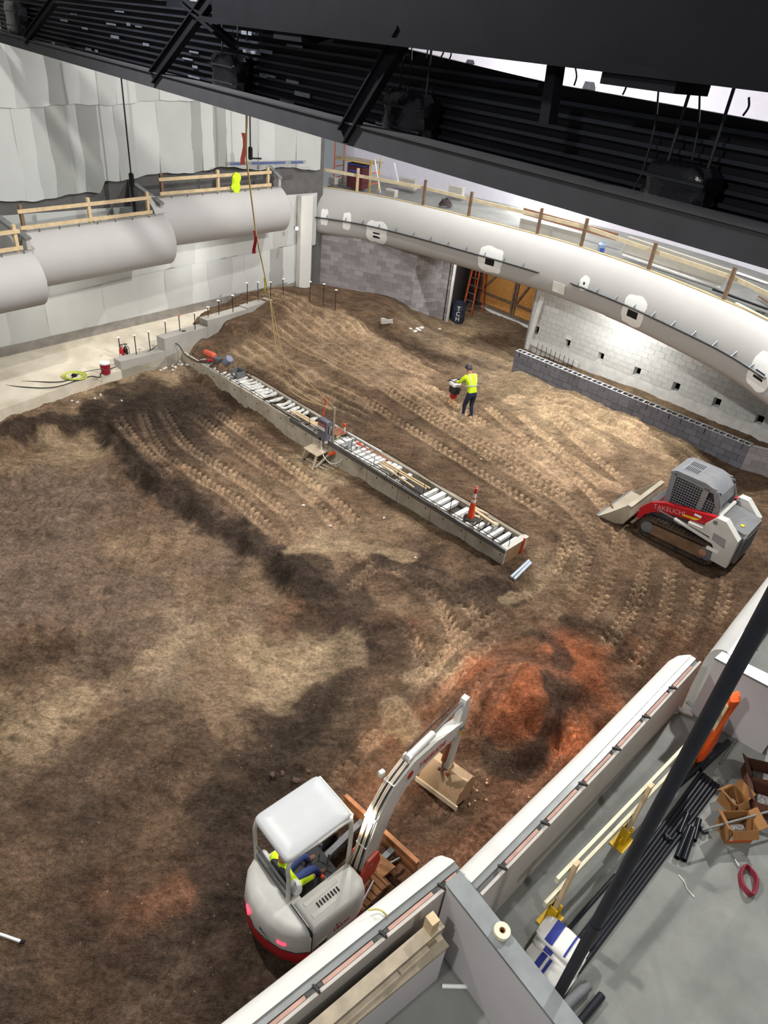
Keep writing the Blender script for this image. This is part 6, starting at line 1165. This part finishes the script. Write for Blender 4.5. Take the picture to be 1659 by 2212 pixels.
# ------------------------------------------------------------------ doorway and ledge clutter
br = thing('trash_barrel', 'dark blue barrel lettered TCH beside the doorway', 'barrel', at(987, 694, 0)+(0, 0, -.03), math.atan2(-30.6, -2.2)+math.pi/2)
MB().lathe([(.27, 0), (.29, .02), (.29, .28), (.30, .3), (.29, .32), (.29, .58), (.30, .6), (.29, .62), (.29, .86), (.3, .88), (.27, .88), (.27, .1), (.01, .1)], n=24).build('drum', mat('navy_drum', (44, 50, 66), .5, vary=.15), br)
for k, ch in enumerate('TCH'):
    a = math.atan2(-30.6, -2.2)-br.rotation_euler[2]; text('painted_letter', ch, .26, WHT, br, frame((math.cos(a)*.3, math.sin(a)*.3, .68-.23*k), (-math.sin(a), math.cos(a), 0), (math.cos(a), math.sin(a), 0)), .004)
def step_ladder():
    base = at(1008, 679, 0); r = thing('step_ladder', 'tall orange fibreglass step ladder in the doorway', 'ladder', base, math.radians(-38)); m = mat('orange_fibreglass', (214, 92, 44), .5)
    for s in (-.25, .25):
        MB().beam((s, 0, 0), (s*.75, .28, 2.9), .03, .085).build('front_rail', m, r, 0); MB().beam((s*1.05, .9, 0), (s*.8, .34, 2.85), .03, .07).build('rear_rail', m, r, 0)
    for k in range(8): z = .3+.33*k; MB().beam((-.25+.01*k, .0966*z, z), (.25-.01*k, .0966*z, z), .08, .03).build('step', STEEL, r, 0)
    for k in range(4): z = .5+.6*k; y = .9-.56*z/2.85; MB().beam((-.24, y, z), (.24, y, z), .03, .03).build('rear_rung', STEEL, r, 0)
    MB().cbox(-.2, .2, .2, .42, 2.88, 2.94, .02).build('top_cap', m, r)
step_ladder()
ROD = [((259,757),(257,735),.45),((295,768),(289,725),.40),((325,758),(321,717),.42),((359,735),(356,694),.62),((390,728),(386,682),.66),((422,721),(419,677),.70),((451,698),(449,664),.85),((473,690),(471,650),.90),((504,681),(502,639),.98),((534,662),(534,612),1.05),((558,652),(555,610),1.1),((584,645),(586,610),1.15),((612,640),(608,603),1.15)]
def rods(lst, lab, grp):
    for k, (b, t, z) in enumerate(lst):
        p = at(*b, z); r = thing('anchor_rod', lab % ORD[k], 'rod', p, group=grp); h = on(*t, p, (p[0], p[1], 0))[2]-z; h = min(max(h, .45), .95)
        MB().tube([(0, 0, -.05), (.02*math.sin(k*3), .02*math.cos(k*2), h)], .016, 6).build('rod', RUST, r); MB().lathe([(.02, h), (.055, h), (.06, h+.02), (.02, h+.035)], n=10).build('cap', WHT if k != 4 else mat('pink_cap', (226, 110, 110), .6), r)
rods(ROD, 'upright capped steel rod on the ledge kerb, %s from the left', 'capped rods along the ledge'); rods([((669,650),(668,609),1.1),((698,662),(699,614),.95),((724,668),(724,627),.9)], 'capped steel rod before the grey block wall, %s from the left', 'capped rods by the block wall')
for o in [x for x in COL.objects if x.name.startswith('anchor_rod')][4:5]: o['label'] = 'upright steel rod with a pink cap on the ledge kerb'
def extinguisher(p, m, label):
    r = thing('fire_extinguisher', label, 'fire extinguisher', p); MB().lathe([(.07, 0), (.075, .02), (.075, .4), (.06, .46), (.025, .5), (.025, .54)], n=16).build('cylinder', m, r)
    MB().beam((-.06, 0, .58), (.07, 0, .6), .03, .03).build('lever', DARK, r, 0); MB().tube(spline([(.05, 0, .55), (.11, .02, .45), (.1, .02, .2)], 5), .012, 6).build('hose', DARK, r); MB().box(-.03, .03, -.078, -.074, .15, .3).build('label_sticker', WHT, r, 0)
extinguisher(at(265, 781, .16), RED, 'red fire extinguisher on the ledge by the lowest kerb'); extinguisher(at(274, 779, .16), mat('maroon_black', (52, 22, 28), .4), 'dark fire extinguisher right beside the red one'); extinguisher(at(399, 749, .32), RED, 'red fire extinguisher where the footing meets the kerb')
r = thing('paint_bucket', 'dark red bucket with a white lid on the ledge', 'bucket', at(229, 806, .14)); MB().lathe([(.14, 0), (.165, .36)], n=20).build('pail', mat('maroon_pail', (150, 30, 44), .5), r); MB().lathe([(.172, .34), (.172, .38), (.1, .385), (.01, .385)], n=20).build('lid', WHT, r); MB().tube([(.165*math.cos(t), .165*math.sin(t), .2+.04*math.sin(t*2)) for t in np.linspace(-2.6, -.5, 9)], .006, 5).build('bail', STEEL, r)
r = thing('hose_coil', 'coil of lime green hose on the cream ledge', 'hose', at(161, 814, .14))
for k in range(6): MB().tube([((.25+.03*k)*math.cos(t), (.2+.025*k)*math.sin(t), .02+.012*(k % 3)+.01*math.sin(2*t+k)) for t in np.linspace(0, 6.28, 26)], .014, 5).build('turn', mat('lime_hose', (186, 196, 84), .6), r)
MB().cbox(-.08, .08, -.06, .06, .02, .1, .02).build('reel_hub', DARK, r)
def cable(pxs, z, r_, label, m=CORD): o = MB().tube(spline([at(x, y, (z if not hasattr(z, '__len__') else z[i])+r_) for i, (x, y) in enumerate(pxs)], 8), r_, 6).build('floor_cable', m); return tag(o, label, 'cable')
cable([(-20, 822), (60, 824), (135, 824), (175, 806), (218, 797), (262, 786)], .15, .016, 'upper black cable looping along the ledge to the extinguishers'); cable([(-20, 828), (50, 836), (120, 836), (190, 814), (216, 815), (220, 805), (258, 790)], .15, .016, 'lower black cable looping along the ledge past the bucket')
cable([(290, 772), (320, 760), (345, 742), (360, 735)], [.4, .42, .5, .62], .014, 'black cable climbing the kerb steps'); cable([(362, 735), (385, 745), (400, 765), (425, 780), (455, 785)], [.62, .55, .25, .22, .22], .016, 'black cable drooping from the kerb onto the footing')
p = gat(351, 781)+(0, 0, .12); o = MB().lathe([(.01, 0), (.15, 0), (.16, .02), (.15, .03), (.01, .03)], p, (.25, -.75, .5), 20).build('round_cover', WHT); tag(o, 'round white bucket lid leaning at the kerb corner', 'lid')
ORS = mat('orange_bracket', (196, 84, 48), .7)
for k, (x, y) in enumerate(((8, 880), (22, 874), (38, 868), (58, 862))):
    p = gat(x, y)+(0, 0, .06); r = thing('orange_clamp', 'rusty orange clamp below the ledge edge, %s from the left' % ORD[k], 'clamp', p, .5*k, 'orange clamps below the ledge')
    MB().beam((-.12, 0, .0), (.12, 0, .05), .04, .03).build('jaw', ORS, r, 0); MB().beam((0, -.1, .02), (.02, .1, .06), .03, .03).build('bar', ORS, r, 0)
def lumps(n, cx, cy, sx, sy, size, m, name, label, grp, cat='stone'):
    for k in range(n):
        x, y = RNG.normal(cx, sx), RNG.normal(cy, sy); p = gat(x, y); s = RNG.uniform(.5, 1)*size; R = []
        ph = RNG.uniform(0, 6, 3)
        for a in np.linspace(-1.2, 1.3, 6): R.append([np.array([s*math.cos(a)*math.cos(t)*(1+.25*math.sin(2*t+ph[0])), s*.75*math.cos(a)*math.sin(t)*(1+.2*math.sin(3*t+ph[1])), s*.55*math.sin(a)]) for t in np.linspace(0, 6.283, 8, endpoint=False)])
        o = MB().loft(R).build(name, m, None, 45); o.location = p+(0, 0, s*.22); o.rotation_euler = (0, 0, ph[2]); tag(o, label, cat, grp)
lumps(16, 375, 795, 22, 9, .09, mat('pale_rubble', (205, 200, 190), .9, vary=.15), 'rubble_stone', 'pale rubble chip on the dirt below the kerb corner', 'rubble at the kerb corner')
lumps(12, 160, 868, 55, 14, .07, mat('pale_rubble', (205, 200, 190)), 'rubble_stone', 'pale rubble chip on the dirt below the cream ledge', 'rubble below the ledge')
lumps(14, 655, 1705, 45, 22, .09, mat('clod_soil', (88, 71, 58), .95, vary=.2, bump=.5, bscale=20), 'soil_clod', 'dark clod of soil lying above the excavator canopy', 'clods near the excavator', 'clod')
lumps(10, 905, 712, 22, 5, .1, mat('white_scrap', (222, 220, 214), .8), 'plaster_scrap', 'white scrap lying at the foot of the block wall corner', 'white scraps by the block wall', 'scrap')
lumps(14, 1040, 1690, 40, 35, .04, mat('clay_pebble', (206, 170, 130), .9), 'clay_pebble', 'small pale pebble on the clay near the bucket', 'pebbles near the bucket', 'pebble')
lumps(10, 860, 1110, 120, 60, .06, mat('pale_rubble', (205, 200, 190)), 'rubble_stone', 'pale chip scattered on the dirt beside the footing', 'chips along the footing')
p = gat(835, 702); o = MB().sheet([[p+(.12*i-.25+.02*math.sin(j), .05*j, .28-.14*j+.03*math.sin(i*2+j)) for j in range(5)] for i in range(5)], (0, .01, .01)).build('white_fabric', mat('scrap_fabric', (220, 220, 214), .8), None, 40); tag(o, 'piece of white fabric sticking out of the dirt pile', 'fabric')
a, b = gat(-15, 2018)+(0, 0, .1), gat(46, 2037)+(0, 0, .06); r = thing('survey_stick', 'white stick with a dark tip at the lower left edge', 'stick', a); MB().tube([(0, 0, 0), b-a], .022, 8).build('stick', WHT, r); MB().tube([b-a, (b-a)*1.12], .03, 8).build('tip', DARK, r)
# ------------------------------------------------------------------ clutter on the balconies
rag = o1; d1, n1, q1 = o1[1], o1[2], o1[3]
p = q1-d1*2.15-n1*.02+(0, 0, 5.05+.6); cl = []
for j in range(7): w = [.05, .18, .19, .15, .2, .17, .08][j]; cl.append([p+d1*(w*math.cos(a)*(1+.2*math.sin(3*a+j)))+n1*(.05+.05*math.sin(a))+(0, 0, .03-.11*j) for a in np.linspace(0, 6.283, 14, endpoint=False)])
o = MB().loft(cl[::-1]).build('lime_rag', LIME, None, 60); tag(o, 'lime safety shirt hung over the far box rail', 'shirt')
# ladder laid across the far box
r = thing('aluminium_level', 'long blue and silver beam lying level above the far box rail', 'beam', (0, 0, 0)); a, b = onW(488, 354, .9), onW(660, 350, .5)
MB().beam(a, b, .05, .12).build('beam', STEEL, r, 0); v = (b-a)
for f0, f1 in ((.05, .22), (.3, .72), (.8, .96)): MB().beam(a+v*f0+WN*.03, a+v*f1+WN*.03, .01, .07).build('blue_panel', mat('blue_panel', (70, 84, 130), .5), r, 0)
# scaffold tower behind the balcony corner
sc = thing('scaffold', 'orange scaffold tower with a plank deck behind the balcony corner', 'scaffold', (-4.0, 34.6, 4.28), math.radians(-25)); so_ = mat('scaffold_orange', (206, 92, 48), .5)
for x in (0, 1.9):
    for y in (0, .8): MB().tube([(x, y, 0), (x, y, 1.9 if x == 0 else 1.35)], .026, 8).build('upright', so_ if x == 0 else mat('scaffold_yellow', (214, 166, 40), .5), sc)
    for z in (.35, .8, 1.2): MB().tube([(x, 0, z), (x, .8, z)], .02, 6).build('cross_bar', so_, sc)
for y in (0, .8): MB().tube([(0, y, 1.15), (1.9, y, 1.15)], .022, 6).build('side_bar', mat('scaffold_yellow', (214, 166, 40)), sc)
for k in range(3): MB().box(0, 2.1, .05+k*.25, .27+k*.25, 1.18, 1.22).build('plank', WOODG, sc, 0)
r = thing('tool_chest', 'dark red tool chest under the scaffold planks', 'chest', (-2.9, 34.5, 4.28), math.radians(-25)); MB().cbox(-.42, .42, -.28, .28, .05, .95, .02).build('body', mat('maroon_chest', (92, 40, 42), .6), r); MB().cbox(-.43, .43, -.29, .29, .95, 1.05, .02).build('lid', mat('blue_lid', (52, 60, 110), .6), r); MB().box(-.3, .3, -.29, -.28, .7, .8).build('front_sign', mat('blue_sign', (64, 74, 150), .6), r, 0)
# white studs leaning, wood blocks, boards and pails on the balcony floor
def bp(D, f): i = f*(len(BC)-1); a = int(min(i, len(BC)-2)); c = BC[a]*(1-(i-a))+BC[a+1]*(i-a); return c-BN[a]*D, BN[a], tan[a]
def px_floor(x, y, z): return at(x, y, z)
for k, (x, y, x2, y2, l) in enumerate(((822, 416, 810, 345, 'white stud leaning on the balcony behind the rail'), (862, 398, 852, 352, 'shorter white stud standing further back on the balcony'))):
    p = at(x, y, 4.55); q = on(x2, y2, p, (p[0], p[1], 0)); o = MB().beam(p, q, .09, .04).build('white_stud', WHT, None, 0); tag(o, l, 'stud')
GB_ = mat('grey_block_board', (166, 162, 152), .9, vary=.1, scale=3)
def standing_board(x0, y0, x1, y1, h, m, name, label, cat, z=3.95, lean=.0, t=.05):
    a, b = at(x0, y0, z), at(x1, y1, z); o = MB().par(a, b-a, (0, .0, h), np.array([.3, .5, 0])*t+np.array([.4, .6, 0])*lean*0).build(name, m, None, 0); return tag(o, label, cat)
standing_board(1119, 500, 1252, 536, .5, GB_, 'standing_slab', 'grey concrete panel standing behind the balcony rail', 'panel', 4.32)
a, b = at(1131, 456, 4.7), at(1333, 512, 4.7); o = MB().beam(a, b, .06, .26).build('brown_beam', mat('brown_beam', (132, 96, 76), .8, vary=.1), None, 0); tag(o, 'long brown beam lying at the back of the balcony', 'beam')
wbm = mat('white_board', (222, 216, 204), .8, vary=.03)
pa, pb, pc, pd = at(1358, 512, 5.0), at(1580, 585, 5.0), at(1560, 618, 4.36), at(1342, 545, 4.36)
o = MB().prism([pa, pb, pc, pd], (0, 0, .04)).build('drywall_sheet', wbm, None, 0); tag(o, 'large white board leaning behind the balcony rail', 'board')
o = MB().beam(at(1345, 550, 4.33), at(1555, 620, 4.33), .06, .05).build('white_batten', WHT, None, 0); tag(o, 'white batten on the floor below the leaning white board', 'batten')
for k, (x0, y0, x1, y1, l, m) in enumerate(((1590, 588, 1659, 612, 'white trim strip at the back of the balcony, right edge', WHT), (1540, 625, 1659, 668, 'dark pipe on the balcony floor near the right edge', PIPE), (1590, 655, 1659, 690, 'white trim strip beside the balcony edge at the right', WHT), (1640, 640, 1690, 672, 'brown timber length at the right end of the balcony', WOODB))):
    o = MB().beam(at(x0, y0, 4.34), at(x1, y1, 4.34), .09, .05).build('floor_strip', m, None, 0); tag(o, l, 'strip')
r = thing('water_jug', 'clear blue water jug on the balcony floor', 'jug', at(1296, 549, 4.26)); MB().lathe([(.13, 0), (.14, .02), (.14, .34), (.05, .42), (.05, .47)], n=16).build('jug_body', mat('blue_jug', (150, 172, 200), .2, vary=.1, alpha=.85), r); MB().box(-.08, .08, -.145, -.135, .08, .24).build('label_band', mat('blue_label', (60, 80, 160), .6), r, 0)
r = thing('cable_heap', 'dark heap of cable on the balcony floor', 'cable', at(962, 444, 4.3))
for k in range(5): MB().tube([((.28-.03*k)*math.cos(t), .2*math.sin(t), .03+.05*k+.02*math.sin(3*t+k)) for t in np.linspace(0, 6.28, 20)], .03, 5).build('turn', mat('heap_cable', (66, 54, 54), .7), r)
for k, (x, y, w, h, l) in enumerate(((845, 425, .5, .3, 'grey block on the balcony floor near the stud'), (720, 398, .35, .3, 'small grey block beside the scaffold foot'), (880, 408, .9, .45, 'pale crate at the back of the balcony'), (985, 425, .7, .45, 'long pale block behind the rail right of the cable heap'))):
    p = at(x, y, 4.4); o = MB().cbox(-w/2, w/2, -.15, .15, 0, h, .02).build('masonry_block', CONC); o.location = p; o.rotation_euler = (0, 0, -.5); tag(o, l, 'block')
# grey cable heap and struts on the middle box
d2, n2, q2 = o2[1], o2[2], o2[3]; r = thing('strut_heap', 'tangle of grey steel struts on the middle box', 'struts', q2-d2*1.2-n2*.8+(0, 0, 3.75))
for k in range(12):
    a = RNG.uniform(-1, 1, 3)*(.9, .35, .1)+(0, 0, .45); b = RNG.uniform(-1, 1, 3)*(.9, .35, .25)+(0, 0, .75); MB().beam(d2*a[0]+n2*a[1]+(0, 0, a[2]), d2*b[0]+n2*b[1]+(0, 0, b[2]), .07, .03).build('strut', GREYM if k % 3 else PIPE, r, 0)
MB().cbox(-.5, .5, -.3, .3, 0, .45, .04).build('pallet', WOODG, r)
